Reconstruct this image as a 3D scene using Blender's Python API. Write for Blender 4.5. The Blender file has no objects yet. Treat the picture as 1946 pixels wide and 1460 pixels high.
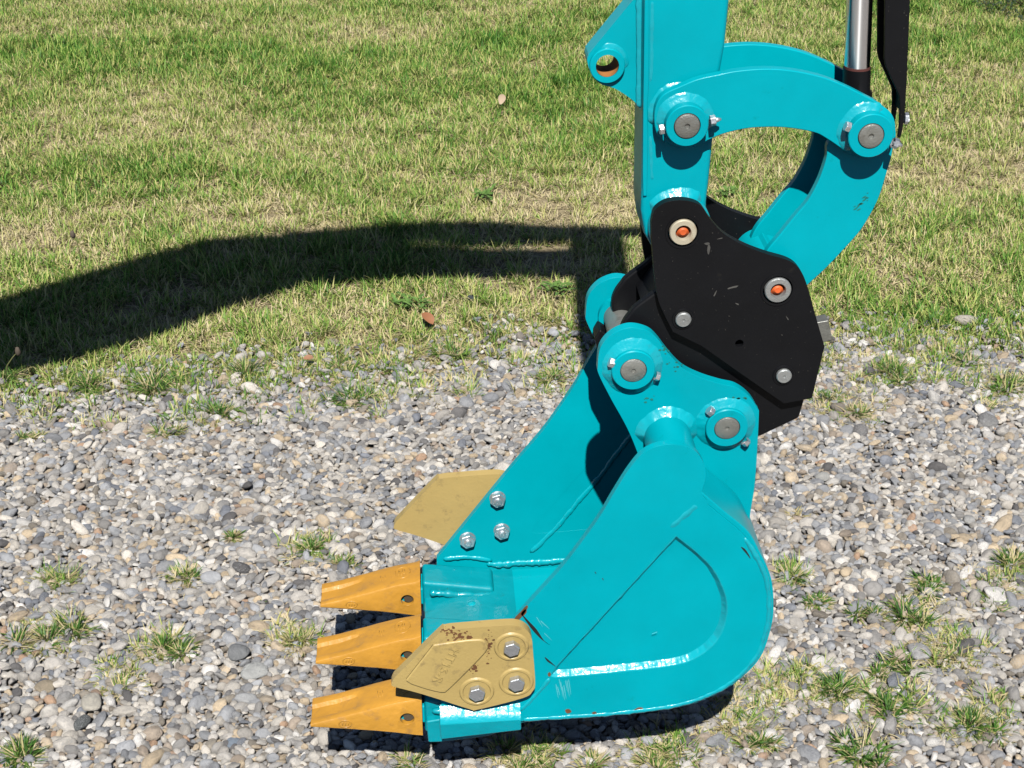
import bpy, bmesh, math, random
import numpy as np
from mathutils import Vector, Matrix, noise
from mathutils.geometry import tessellate_polygon

random.seed(7); rng = np.random.default_rng(11)
scn = bpy.context.scene
R = math.radians

# ------------------------------------------------------------------ camera
FPX, PCX, PCY = 2900.0, 973.0, 730.0            # focal length and centre of the photograph, in its pixels
VX, VY = 775.0, -870.0                           # where lines running away from the camera meet
CAM = np.array([-0.0951, -1.7882, 1.5592])
vy = np.array([VX - PCX, -(VY - PCY), FPX]); vy /= np.linalg.norm(vy)
pit = math.atan((PCY - VY) / FPX)
vz = np.array([0, math.cos(pit), -math.sin(pit)])
vx = -np.cross(vy, vz)
CM = np.stack([vx, vy, vz], 1)                    # camera (right, up, forward) = CM @ world
cam_d = bpy.data.cameras.new('camera'); cam = bpy.data.objects.new('camera', cam_d)
scn.collection.objects.link(cam); scn.camera = cam
right, upv, fwd = CM[0], CM[1], CM[2]
cam.matrix_world = Matrix(((right[0], upv[0], -fwd[0], CAM[0]), (right[1], upv[1], -fwd[1], CAM[1]),
                           (right[2], upv[2], -fwd[2], CAM[2]), (0, 0, 0, 1)))
cam_d.sensor_width = 36.0; cam_d.lens = 36.0 * FPX / 1946.0
cam_d.clip_start = 0.05; cam_d.clip_end = 400.0

# ------------------------------------------------------------------ light
SUN = Vector((0.07, 1.0, -1.25)).normalized()     # direction the light travels
world = bpy.data.worlds.new('World'); scn.world = world; world.use_nodes = True
wn = world.node_tree.nodes; wl = world.node_tree.links
sky = wn.new('ShaderNodeTexSky'); sky.sky_type = 'NISHITA'; sky.sun_disc = False
sky.sun_elevation = math.asin(-SUN.z); sky.sun_rotation = math.atan2(-SUN.x, -SUN.y)
sky.altitude = 900; sky.dust_density = 0.3; sky.air_density = 0.7
wn['Background'].inputs[1].default_value = 0.05
wl.new(sky.outputs[0], wn['Background'].inputs[0])
sd = bpy.data.lights.new('sun', 'SUN'); sd.energy = 5.0; sd.angle = R(0.53); sd.color = (1.0, 0.955, 0.89)
so = bpy.data.objects.new('sun', sd); scn.collection.objects.link(so)
so.rotation_euler = SUN.to_track_quat('-Z', 'Y').to_euler(); so.location = (-1, -6, 8)
scn.view_settings.view_transform = 'Standard'; scn.view_settings.look = 'None'
scn.view_settings.exposure = 0.28; scn.view_settings.gamma = 1.0
scn.cycles.max_bounces = 6; scn.cycles.diffuse_bounces = 0

# ------------------------------------------------------------------ geometry helpers
def U(px, py, Y):
    """the point of the plane y = Y seen at a pixel of the photograph: (x, z)"""
    d = CM.T @ np.array([(px - PCX) / FPX, -(py - PCY) / FPX, 1.0])
    t = (Y - CAM[1]) / d[1]; p = CAM + t * d
    return (p[0], p[2])
GZ = -0.03                                       # level of the gravel under the bucket
def G(px, py, Z=0.0):
    Z = Z + GZ
    d = CM.T @ np.array([(px - PCX) / FPX, -(py - PCY) / FPX, 1.0])
    t = (Z - CAM[2]) / d[2]; p = CAM + t * d
    return (p[0], p[1])
def RW(px, py, Y, rpx):
    x, z = U(px, py, Y)
    return rpx * (CM @ (np.array([x, Y, z]) - CAM))[2] / FPX
def P(pts, Y): return [U(p[0], p[1], Y) + tuple(p[2:]) for p in pts]
def smooth(pts, sub=5, closed=True):
    """catmull-rom through the points; a third element of 1 keeps a corner"""
    n = len(pts); out = []
    cor = [len(p) > 2 and p[2] == 1 for p in pts]
    q = [np.array(p[:2], float) for p in pts]
    for i in range(n if closed else n - 1):
        a, b = q[i], q[(i + 1) % n]
        p0 = q[i - 1] if not cor[i] and (closed or i > 0) else 2 * a - b
        p3 = q[(i + 2) % n] if not cor[(i + 1) % n] and (closed or i + 2 < n) else 2 * b - a
        if cor[i] and cor[(i + 1) % n]:
            out.append(tuple(a)); continue
        for k in range(sub):
            t = k / sub
            out.append(tuple(0.5 * (2 * a + (b - p0) * t + (2 * p0 - 5 * a + 4 * b - p3) * t * t + (3 * a - p0 - 3 * b + p3) * t ** 3)))
    if not closed: out.append(tuple(q[-1]))
    return out
def inset(pts, d):
    n = len(pts); q = [np.array(p[:2]) for p in pts]
    area = sum(q[i - 1][0] * q[i][1] - q[i][0] * q[i - 1][1] for i in range(n))
    s = 1 if area > 0 else -1; out = []
    for i in range(n):
        t = q[(i + 1) % n] - q[i - 1]; t /= (np.linalg.norm(t) + 1e-9)
        out.append(tuple(q[i] + s * d * np.array([-t[1], t[0]])))
    return out
def circle(x, z, r, n=32, ph=0.0):
    return [(x + r * math.cos(2 * math.pi * k / n + ph), z + r * math.sin(2 * math.pi * k / n + ph)) for k in range(n)]

def mesh_obj(name, verts, faces, mat, parent=None, bevel=0.0, seg=2, flat=False, sub=False):
    me = bpy.data.meshes.new(name); me.from_pydata(verts, [], faces); me.validate(); me.update()
    bm = bmesh.new(); bm.from_mesh(me); bmesh.ops.recalc_face_normals(bm, faces=bm.faces); bm.to_mesh(me); bm.free()
    o = bpy.data.objects.new(name, me); scn.collection.objects.link(o)
    if mat: me.materials.append(mat)
    if not flat:
        for p in me.polygons: p.use_smooth = True
    if bevel > 0:
        m = o.modifiers.new('bevel', 'BEVEL'); m.width = bevel; m.segments = seg; m.limit_method = 'ANGLE'
        m.angle_limit = R(32); m.harden_normals = True; m.miter_outer = 'MITER_ARC'
    elif not flat and not sub:
        me.set_sharp_from_angle(angle=R(35))
    if parent: put(o, parent)
    return o
def put(o, parent):
    o.parent = parent
    L = parent.location if parent.type == 'EMPTY' else Vector((0, 0, 0))
    if parent.type != 'EMPTY' and parent.parent: L = parent.parent.location
    o.matrix_parent_inverse = Matrix.Translation(-L) if parent.type == 'EMPTY' else Matrix.Identity(4)
def prism(name, out, y0, y1, mat, parent=None, holes=(), bevel=0.0012, seg=2):
    out = [p[:2] for p in out]; verts = []; faces = []
    loops = [out] + [list(h) for h in holes]
    base = []
    for lp in loops:
        base.append(len(verts)); verts += [(x, y0, z) for x, z in lp]
    N = len(verts); verts += [(v[0], y1, v[2]) for v in verts[:N]]
    for b, lp in zip(base, loops):
        n = len(lp)
        for i in range(n):
            j = (i + 1) % n; faces.append((b + i, b + j, N + b + j, N + b + i))
    if holes:
        tris = tessellate_polygon([[Vector((x, z, 0)) for x, z in lp] for lp in loops])
        for t in tris: faces.append(tuple(t)); faces.append(tuple(N + k for k in reversed(t)))
    else:
        n = len(out); faces.append(tuple(range(n))); faces.append(tuple(range(2 * n - 1, n - 1, -1)))
    return mesh_obj(name, verts, faces, mat, parent, bevel, seg)
def lathe(name, c, prof, mat, parent=None, n=40, bevel=0.0):
    """profile of (radius, y) turned about an axis along y through c = (x, z)"""
    verts = []; faces = []; rings = []
    for r, y in prof:
        if r <= 1e-6: rings.append([len(verts)]); verts.append((c[0], y, c[1]))
        else:
            rings.append(list(range(len(verts), len(verts) + n)))
            verts += [(c[0] + r * math.cos(2 * math.pi * k / n), y, c[1] + r * math.sin(2 * math.pi * k / n)) for k in range(n)]
    for a, b in zip(rings, rings[1:]):
        for k in range(n):
            j = (k + 1) % n
            if len(a) == 1 and len(b) > 1: faces.append((a[0], b[j], b[k]))
            elif len(b) == 1 and len(a) > 1: faces.append((a[k], a[j], b[0]))
            elif len(a) > 1: faces.append((a[k], a[j], b[j], b[k]))
    return mesh_obj(name, verts, faces, mat, parent, bevel)
def tube(name, pts, r, mat, parent=None, n=8, wob=0.0, lump=0.0, closed=False, seed=0, flatten=1.0):
    """a bead or rod along 3-D points, with uneven radius like hand-laid weld"""
    pts = [Vector(p) for p in pts]; m = len(pts); verts = []; faces = []
    rs = random.Random(seed)
    for i, p in enumerate(pts):
        a = pts[i - 1] if (i > 0 or closed) else p; b = pts[(i + 1) % m] if (i < m - 1 or closed) else p
        t = (b - a).normalized(); ref = Vector((0, 1, 0))
        if abs(t.dot(ref)) > 0.95: ref = Vector((1, 0, 0))
        u = t.cross(ref).normalized(); v = t.cross(u).normalized()
        rr = r * (1 + wob * noise.noise(p * 90.0) + lump * noise.noise(p * 330.0))
        off = u * (wob * r * 0.8 * noise.noise(p * 60 + Vector((seed, 3, 1))))
        if not closed and i in (0, m - 1): rr *= 0.35
        for k in range(n):
            an = 2 * math.pi * k / n
            verts.append(tuple(p + off + u * (rr * math.cos(an)) + v * (rr * flatten * math.sin(an))))
    for i in range(m if closed else m - 1):
        j = (i + 1) % m
        for k in range(n):
            l = (k + 1) % n; faces.append((i * n + k, i * n + l, j * n + l, j * n + k))
    if not closed:
        faces.append(tuple(range(n))); faces.append(tuple((m - 1) * n + k for k in range(n - 1, -1, -1)))
    return mesh_obj(name, verts, faces, mat, parent, sub=True)
def densify(pts, step=0.0022):
    out = []
    for a, b in zip(pts, pts[1:]):
        a, b = np.array(a), np.array(b); n = max(1, int(np.linalg.norm(b - a) / step))
        for k in range(n): out.append(tuple(a + (b - a) * k / n))
    out.append(tuple(pts[-1])); return out
def bead(name, pxpts, Y, r, parent, mat=None, sub=6, closed=False, seed=1, lump=0.35, wob=0.3, xz=False, flatten=0.6):
    pts = pxpts if xz else P(pxpts, Y)
    s = smooth(pts, sub, closed)
    if closed: s = s + [s[0]]
    s = densify([(x, Y, z) for x, z in s], 0.003)
    if closed: s = s[:-1]
    return tube(name, s, r, mat or M['cyan_weld'], parent, 10, wob, lump, closed, seed, flatten)
def ring_bead(name, c, rad, Y, r, parent, seed=1, a0=0.0, a1=2 * math.pi, mat=None):
    n = max(12, int(rad * (a1 - a0) / 0.003)); full = a1 - a0 > 6.2
    pts = [(c[0] + rad * math.cos(a0 + (a1 - a0) * k / n), Y, c[1] + rad * math.sin(a0 + (a1 - a0) * k / n)) for k in range(n + (0 if full else 1))]
    return tube(name, pts, r, mat or M['cyan_weld'], parent, 10, 0.3, 0.35, full, seed, 0.6)
def fillet_ring(name, c, r0, y, h, w, sgn, parent, seed=1, a0=0.0, a1=2 * math.pi, mat=None):
    """melted weld fillet: slopes from height h at radius r0 out to w beyond it; y is the plate face, sgn the side it faces"""
    full = a1 - a0 > 6.2; n = max(16, int((a1 - a0) * r0 / 0.002)); V = []; F = []; m_ = 7
    for k in range(n + (0 if full else 1)):
        a = a0 + (a1 - a0) * k / n; en = 1.0 if full else min(1, 8.0 * min(k, n - k) / n + 0.15)
        p = Vector((c[0] + r0 * math.cos(a), seed * 1.3, c[1] + r0 * math.sin(a)))
        ww = w * en * (1 + 0.25 * noise.noise(p * 55) + 0.10 * noise.noise(p * 260)); hh = h * en * (1 + 0.2 * noise.noise(p * 70) + 0.12 * noise.noise(p * 300))
        for j in range(m_):
            t = j / (m_ - 1); rr_ = r0 - 0.002 + (ww + 0.002) * t; yy = y + sgn * (hh * (1 - t) ** 1.25 + 0.0003 - 0.0012 * (t == 1))
            V.append((c[0] + rr_ * math.cos(a), yy, c[1] + rr_ * math.sin(a)))
    for k in range(n):
        k2 = (k + 1) % (n if full else n + 1)
        for j in range(m_ - 1): F.append((k * m_ + j, k * m_ + j + 1, k2 * m_ + j + 1, k2 * m_ + j))
    return mesh_obj(name, V, F, mat or M['cyan_weld'], parent, sub=True)
def hexbolt(name, p, axis, r, h, mat, parent, washer=0.0, cham=True):
    """hexagon head standing on p, pointing along axis"""
    ax = Vector(axis).normalized(); ref = Vector((0, 0, 1)) if abs(ax.z) < 0.9 else Vector((1, 0, 0))
    u = ax.cross(ref).normalized(); v = ax.cross(u); p = Vector(p); verts = []; faces = []
    def ring(rad, t, n=6, ph=0.3):
        b = len(verts)
        for k in range(n):
            a = 2 * math.pi * k / n + ph; verts.append(tuple(p + ax * t + u * rad * math.cos(a) + v * rad * math.sin(a)))
        return list(range(b, b + n))
    def bridge(a, b):
        n = len(a)
        for k in range(n): faces.append((a[k], a[(k + 1) % n], b[(k + 1) % n], b[k]))
    t0 = 0.0
    if washer:
        a = ring(washer, 0, 24); b = ring(washer, 0.0018, 24); bridge(a, b); faces.append(tuple(b)); t0 = 0.0018
    a = ring(r, t0); b = ring(r, t0 + h * 0.86); c = ring(r * 0.90, t0 + h); bridge(a, b); bridge(b, c)
    faces.append(tuple(c))
    return mesh_obj(name, verts, faces, mat, parent, 0.0006, 1)
def empty(name, loc, label=None, cat=None, group=None):
    o = bpy.data.objects.new(name, None); scn.collection.objects.link(o); o.location = loc; o.empty_display_size = 0.05
    if label: o['label'] = label
    if cat: o['category'] = cat
    if group: o['group'] = group
    return o
def tag(o, label=None, cat=None, group=None, kind=None):
    for k, v in (('label', label), ('category', cat), ('group', group), ('kind', kind)):
        if v: o[k] = v
    return o

# ------------------------------------------------------------------ materials
M = {}
def new_mat(name):
    m = bpy.data.materials.new(name); m.use_nodes = True; nt = m.node_tree
    return m, nt, nt.nodes['Principled BSDF']
def node(nt, t, **kw):
    n = nt.nodes.new(t)
    for k, v in kw.items():
        if k.startswith('i_'): n.inputs[int(k[2:]) if k[2:].isdigit() else k[2:].replace('_', ' ')].default_value = v
        else: setattr(n, k, v)
    return n
def ramp(nt, stops, src, interp='LINEAR'):
    r = nt.nodes.new('ShaderNodeValToRGB'); cr = r.color_ramp; cr.interpolation = interp
    while len(cr.elements) < len(stops): cr.elements.new(0.5)
    for e, (p, c) in zip(cr.elements, stops): e.position = p; e.color = c if len(c) == 4 else (*c, 1)
    nt.links.new(src, r.inputs[0]); return r
def paint(name, col, dirt=(0.25, 0.22, 0.15), rough=0.34, coat=0.4, bump=0.12, wear=0.05, var=0.12, bscale=260, spec=0.5, metal=0.0, speck=0.0, coat_rough=0.08, lum=0.0):
    m, nt, b = new_mat(name); L = nt.links
    tc = node(nt, 'ShaderNodeTexCoord')
    n1 = node(nt, 'ShaderNodeTexNoise', i_Scale=9.0, i_Detail=6.0, i_Roughness=0.6); L.new(tc.outputs['Object'], n1.inputs['Vector'])
    dk = tuple(c * (1 - var) for c in col); lt = tuple(min(1, c * (1 + var)) for c in col)
    r1 = ramp(nt, [(0.3, dk), (0.7, lt)], n1.outputs[0])
    n2 = node(nt, 'ShaderNodeTexNoise', i_Scale=38.0, i_Detail=9.0, i_Roughness=0.72); L.new(tc.outputs['Object'], n2.inputs['Vector'])
    r2 = ramp(nt, [(0.62 - wear, (0, 0, 0)), (0.80, (1, 1, 1))], n2.outputs[0])
    mx = node(nt, 'ShaderNodeMix', data_type='RGBA'); L.new(r2.outputs[0], mx.inputs[0]); L.new(r1.outputs[0], mx.inputs[6]); mx.inputs[7].default_value = (*dirt, 1)
    last = mx.outputs[2]
    if speck > 0:
        n3 = node(nt, 'ShaderNodeTexNoise', i_Scale=420.0, i_Detail=2.0); L.new(tc.outputs['Object'], n3.inputs['Vector'])
        r3 = ramp(nt, [(0.745, (0, 0, 0)), (0.775, (speck, speck, speck))], n3.outputs[0])
        mx2 = node(nt, 'ShaderNodeMix', data_type='RGBA'); L.new(r3.outputs[0], mx2.inputs[0]); L.new(last, mx2.inputs[6]); mx2.inputs[7].default_value = (0.35, 0.33, 0.28, 1)
        last = mx2.outputs[2]
    L.new(last, b.inputs['Base Color'])
    rr = node(nt, 'ShaderNodeMapRange', i_3=rough * 0.85, i_4=min(1, rough * 1.35)); L.new(n2.outputs[0], rr.inputs[0]); L.new(rr.outputs[0], b.inputs['Roughness'])
    b.inputs['Metallic'].default_value = metal; b.inputs['Specular IOR Level'].default_value = spec
    b.inputs['Coat Weight'].default_value = coat; b.inputs['Coat Roughness'].default_value = coat_rough
    nb = node(nt, 'ShaderNodeTexNoise', i_Scale=float(bscale), i_Detail=3.0); L.new(tc.outputs['Object'], nb.inputs['Vector'])
    nb2 = node(nt, 'ShaderNodeTexNoise', i_Scale=26.0, i_Detail=2.0); L.new(tc.outputs['Object'], nb2.inputs['Vector'])
    add = node(nt, 'ShaderNodeMath', operation='MULTIPLY_ADD'); L.new(nb2.outputs[0], add.inputs[0]); add.inputs[1].default_value = 2.2; L.new(nb.outputs[0], add.inputs[2])
    bp = node(nt, 'ShaderNodeBump', i_Strength=bump, i_Distance=0.0006); L.new(add.outputs[0], bp.inputs['Height'])
    L.new(bp.outputs[0], b.inputs['Normal']); L.new(bp.outputs[0], b.inputs['Coat Normal'])
    M[name] = m; return m
CY = (0.0, 0.378, 0.462)
paint('cyan_paint', CY, dirt=(0.0, 0.25, 0.26), rough=0.30, coat=0.05, wear=-0.01, var=0.08, bump=0.14, spec=0.16)
paint('cyan_weld', CY, dirt=(0.0, 0.2, 0.2), rough=0.30, coat=0.55, wear=-0.06, var=0.06, bump=1.2, bscale=170, coat_rough=0.10, spec=0.4)
paint('cyan_cast', (0.0, 0.30, 0.37), dirt=(0.02, 0.15, 0.14), rough=0.38, coat=0.35, wear=0.02, var=0.14, bump=1.0, bscale=120, coat_rough=0.10, spec=0.3)
paint('black_paint', (0.0055, 0.006, 0.0075), dirt=(0.018, 0.017, 0.015), rough=0.45, coat=0.0, wear=-0.02, var=0.25, bump=0.25, speck=0.35, coat_rough=0.2, spec=0.2)
paint('tooth_yellow', (0.54, 0.27, 0.036), dirt=(0.26, 0.145, 0.06), rough=0.40, coat=0.5, wear=0.07, var=0.16, bump=1.6, bscale=110, coat_rough=0.18)
paint('cutter_tan', (0.48, 0.355, 0.13), dirt=(0.16, 0.115, 0.065), rough=0.42, coat=0.25, wear=0.06, var=0.08, bump=0.6, bscale=260, coat_rough=0.3)
paint('zinc', (0.62, 0.65, 0.69), dirt=(0.36, 0.35, 0.32), rough=0.36, coat=0.0, wear=0.02, var=0.15, bump=1.0, metal=0.85, bscale=300)
paint('pin_steel', (0.30, 0.31, 0.29), dirt=(0.13, 0.125, 0.11), rough=0.4, coat=0.0, wear=0.10, var=0.3, bump=1.0, metal=0.6, bscale=420)
paint('pin_dark', (0.13, 0.105, 0.075), dirt=(0.05, 0.035, 0.02), rough=0.45, coat=0.0, wear=0.1, var=0.3, bump=1.0, metal=0.5)
paint('smudge', (0.01, 0.20, 0.17), dirt=(0.02, 0.10, 0.05), rough=0.6, coat=0.0, wear=0.12, var=0.3)
paint('scratch_pale', (0.10, 0.52, 0.58), dirt=(0.05, 0.4, 0.45), rough=0.5, coat=0.0)
paint('zinc_dull', (0.36, 0.38, 0.38), dirt=(0.2, 0.2, 0.18), rough=0.42, coat=0.0, wear=0.08, var=0.2, bump=1.0, metal=0.6)
paint('chrome', (0.75, 0.77, 0.8), dirt=(0.6, 0.6, 0.6), rough=0.07, coat=0.0, wear=-0.1, var=0.02, bump=0.0, metal=1.0)
paint('brown_rust', (0.17, 0.075, 0.03), dirt=(0.05, 0.025, 0.015), rough=0.85, coat=0.0, wear=0.1, var=0.5, bump=1.0)
paint('rust', (0.42, 0.17, 0.045), dirt=(0.12, 0.05, 0.03), rough=0.85, coat=0.0, wear=0.08, var=0.35, bump=1.0)
paint('bare_scratch', (0.012, 0.012, 0.012), dirt=(0.2, 0.1, 0.05), rough=0.6, coat=0.0, wear=0.05, var=0.3)
paint('orange_plug', (0.72, 0.13, 0.03), dirt=(0.6, 0.3, 0.12), rough=0.55, coat=0.0, wear=0.04, var=0.2)
paint('scuff_grey', (0.09, 0.088, 0.08), dirt=(0.01, 0.01, 0.01), rough=0.6, coat=0.0, wear=0.14, var=0.4)
paint('cream_ring', (0.62, 0.56, 0.42), dirt=(0.30, 0.17, 0.05), rough=0.45, coat=0.1, wear=0.09, var=0.1, metal=0.3)

cn = M['chrome'].node_tree; cb = cn.nodes['Principled BSDF']; cb.inputs['Anisotropic'].default_value = 0.92; cb.inputs['Roughness'].default_value = 0.22
for l_ in list(cn.links):
    if l_.to_socket == cb.inputs['Roughness']: cn.links.remove(l_)
cb.inputs['Roughness'].default_value = 0.30; tg = cn.nodes.new('ShaderNodeTangent'); tg.direction_type = 'RADIAL'; tg.axis = 'Z'; cn.links.new(tg.outputs[0], cb.inputs['Tangent']); cb.inputs['Anisotropic Rotation'].default_value = 0.25
# ------------------------------------------------------------------ ground
def edge_y(x):        # where the lawn begins, metres from the machine
    return 1.07 + 0.07 * math.sin(x * 1.7 + 0.6) + 0.09 * noise.noise(Vector((x * 2.3, 5.1, 0))) + 0.05 * noise.noise(Vector((x * 7, 1.1, 0)))
def hgt(x, y):
    return GZ + 0.016 * noise.noise(Vector((x * 0.9, y * 0.9, 3.3))) + 0.006 * noise.noise(Vector((x * 3.5, y * 3.5, 7.7)))
def axis_grid(a, b, c, d, step, far):
    near = list(np.arange(a, b + 1e-6, step)); lo = [a - far * (k / 8) ** 2.2 for k in range(8, 0, -1)]; hi = [b + far * (k / 8) ** 2.2 for k in range(1, 9)]
    return lo + near + hi
gx = axis_grid(-3.0, 3.4, 0, 0, 0.06, 120); gy = axis_grid(-2.4, 8.0, 0, 0, 0.06, 120)
gv = [(x, y, hgt(x, y) - 0.004 if abs(x) < 8 and abs(y) < 14 else GZ) for y in gy for x in gx]
W_ = len(gx); gf = [(j * W_ + i, j * W_ + i + 1, (j + 1) * W_ + i + 1, (j + 1) * W_ + i) for j in range(len(gy) - 1) for i in range(W_ - 1)]
m, nt, b = new_mat('soil'); L = nt.links
tc = node(nt, 'ShaderNodeTexCoord'); sx = node(nt, 'ShaderNodeSeparateXYZ'); L.new(tc.outputs['Object'], sx.inputs[0])
nA = node(nt, 'ShaderNodeTexNoise', i_Scale=3.2, i_Detail=6.0, i_Roughness=0.65); L.new(tc.outputs['Object'], nA.inputs['Vector'])
nB = node(nt, 'ShaderNodeTexNoise', i_Scale=95.0, i_Detail=8.0, i_Roughness=0.7); L.new(tc.outputs['Object'], nB.inputs['Vector'])
vB = node(nt, 'ShaderNodeTexVoronoi', i_Scale=150.0); L.new(tc.outputs['Object'], vB.inputs['Vector'])
hsv = node(nt, 'ShaderNodeMix', data_type='RGBA', blend_type='MULTIPLY'); hsv.inputs[0].default_value = 0.55
rg = ramp(nt, [(0.25, (0.22, 0.18, 0.145)), (0.5, (0.40, 0.345, 0.285)), (0.75, (0.54, 0.485, 0.42))], nB.outputs[0])
vbw = node(nt, 'ShaderNodeRGBToBW'); L.new(vB.outputs['Color'], vbw.inputs[0]); vr = ramp(nt, [(0.2, (0.5, 0.49, 0.47)), (0.5, (0.85, 0.83, 0.8)), (0.8, (1.25, 1.22, 1.2))], vbw.outputs[0])
L.new(rg.outputs[0], hsv.inputs[6]); L.new(vr.outputs[0], hsv.inputs[7]); hsv.inputs[0].default_value = 0.9
rl = ramp(nt, [(0.3, (0.14, 0.11, 0.06)), (0.52, (0.30, 0.25, 0.15)), (0.75, (0.48, 0.41, 0.27))], nB.outputs[0])
mm = node(nt, 'ShaderNodeMath', operation='MULTIPLY_ADD'); L.new(nA.outputs[0], mm.inputs[0]); mm.inputs[1].default_value = 0.5; L.new(sx.outputs[1], mm.inputs[2])
mr = node(nt, 'ShaderNodeMapRange', i_1=1.2, i_2=1.45); L.new(mm.outputs[0], mr.inputs[0])
mg = node(nt, 'ShaderNodeMix', data_type='RGBA'); L.new(mr.outputs[0], mg.inputs[0]); L.new(hsv.outputs[2], mg.inputs[6]); L.new(rl.outputs[0], mg.inputs[7])
L.new(mg.outputs[2], b.inputs['Base Color']); b.inputs['Roughness'].default_value = 0.95; b.inputs['Specular IOR Level'].default_value = 0.2
bp = node(nt, 'ShaderNodeBump', i_Strength=1.0, i_Distance=0.004); L.new(nB.outputs[0], bp.inputs['Height']); L.new(bp.outputs[0], b.inputs['Normal'])
M['soil'] = m
g = mesh_obj('ground', gv, gf, M['soil'], sub=True); g['kind'] = 'structure'

# instanced stuff: one point cloud object, shapes picked by index
def scatter(name, pts, rot, scl, idx, attrs, coll, label, cat):
    me = bpy.data.meshes.new(name); me.from_pydata([tuple(p) for p in pts], [], [])
    def fa(n, t, dt, data):
        a = me.attributes.new(n, t, 'POINT'); a.data.foreach_set(dt, np.asarray(data, dtype=np.float32 if t != 'INT' else np.int32).ravel())
    fa('rotv', 'FLOAT_VECTOR', 'vector', rot); fa('sclv', 'FLOAT_VECTOR', 'vector', scl); fa('pick', 'INT', 'value', idx)
    for k, v in attrs.items():
        fa(k, 'FLOAT_VECTOR', 'vector', v) if np.ndim(v) == 2 else fa(k, 'FLOAT', 'value', v)
    o = bpy.data.objects.new(name, me); scn.collection.objects.link(o)
    ng = bpy.data.node_groups.new(name + '_scatter', 'GeometryNodeTree')
    ng.interface.new_socket('Geometry', in_out='INPUT', socket_type='NodeSocketGeometry')
    ng.interface.new_socket('Geometry', in_out='OUTPUT', socket_type='NodeSocketGeometry')
    N = ng.nodes; gi = N.new('NodeGroupInput'); go = N.new('NodeGroupOutput')
    ci = N.new('GeometryNodeCollectionInfo'); ci.inputs[0].default_value = coll; ci.inputs['Separate Children'].default_value = True; ci.inputs['Reset Children'].default_value = True
    ip = N.new('GeometryNodeInstanceOnPoints'); ip.inputs['Pick Instance'].default_value = True
    def na(n, t):
        a = N.new('GeometryNodeInputNamedAttribute'); a.data_type = t; a.inputs[0].default_value = n; return a.outputs[0]
    K = ng.links
    K.new(gi.outputs[0], ip.inputs['Points']); K.new(ci.outputs[0], ip.inputs['Instance'])
    K.new(na('pick', 'INT'), ip.inputs['Instance Index']); K.new(na('sclv', 'FLOAT_VECTOR'), ip.inputs['Scale'])
    e = N.new('FunctionNodeEulerToRotation'); K.new(na('rotv', 'FLOAT_VECTOR'), e.inputs[0]); K.new(e.outputs[0], ip.inputs['Rotation'])
    K.new(ip.outputs[0], go.inputs[0])
    md = o.modifiers.new('scatter', 'NODES'); md.node_group = ng
    tag(o, label, cat, kind='stuff'); return o

# --- pebble shapes: rounded polyhedra
def pebble_mesh(seed, sub=3, flat=0.6, soft=9.0):
    r = np.random.default_rng(seed); bm = bmesh.new(); bmesh.ops.create_icosphere(bm, subdivisions=sub, radius=1.0)
    k = r.integers(7, 13); nrm = r.normal(size=(k, 3)); nrm /= np.linalg.norm(nrm, axis=1)[:, None]; dd = r.uniform(0.72 if seed % 3 == 0 else 0.56, 1.0, k)
    sc = np.array([1.0, r.uniform(0.62, 0.9), flat * r.uniform(0.8, 1.2)])
    for v in bm.verts:
        u = np.array(v.co); t = np.maximum(nrm @ u, 1e-3) / dd
        rad = 1.0 / (np.sum(t ** soft) + 1.0) ** (1 / soft)
        q = Vector(u * 1.7 + seed); rad *= 1 + 0.05 * noise.noise(q) + 0.025 * noise.noise(q * 3.1)
        v.co = Vector(u * rad * sc)
    me = bpy.data.meshes.new('pebble'); bm.to_mesh(me); bm.free()
    for p in me.polygons: p.use_smooth = True
    return me
m, nt, b = new_mat('pebble'); L = nt.links
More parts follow.
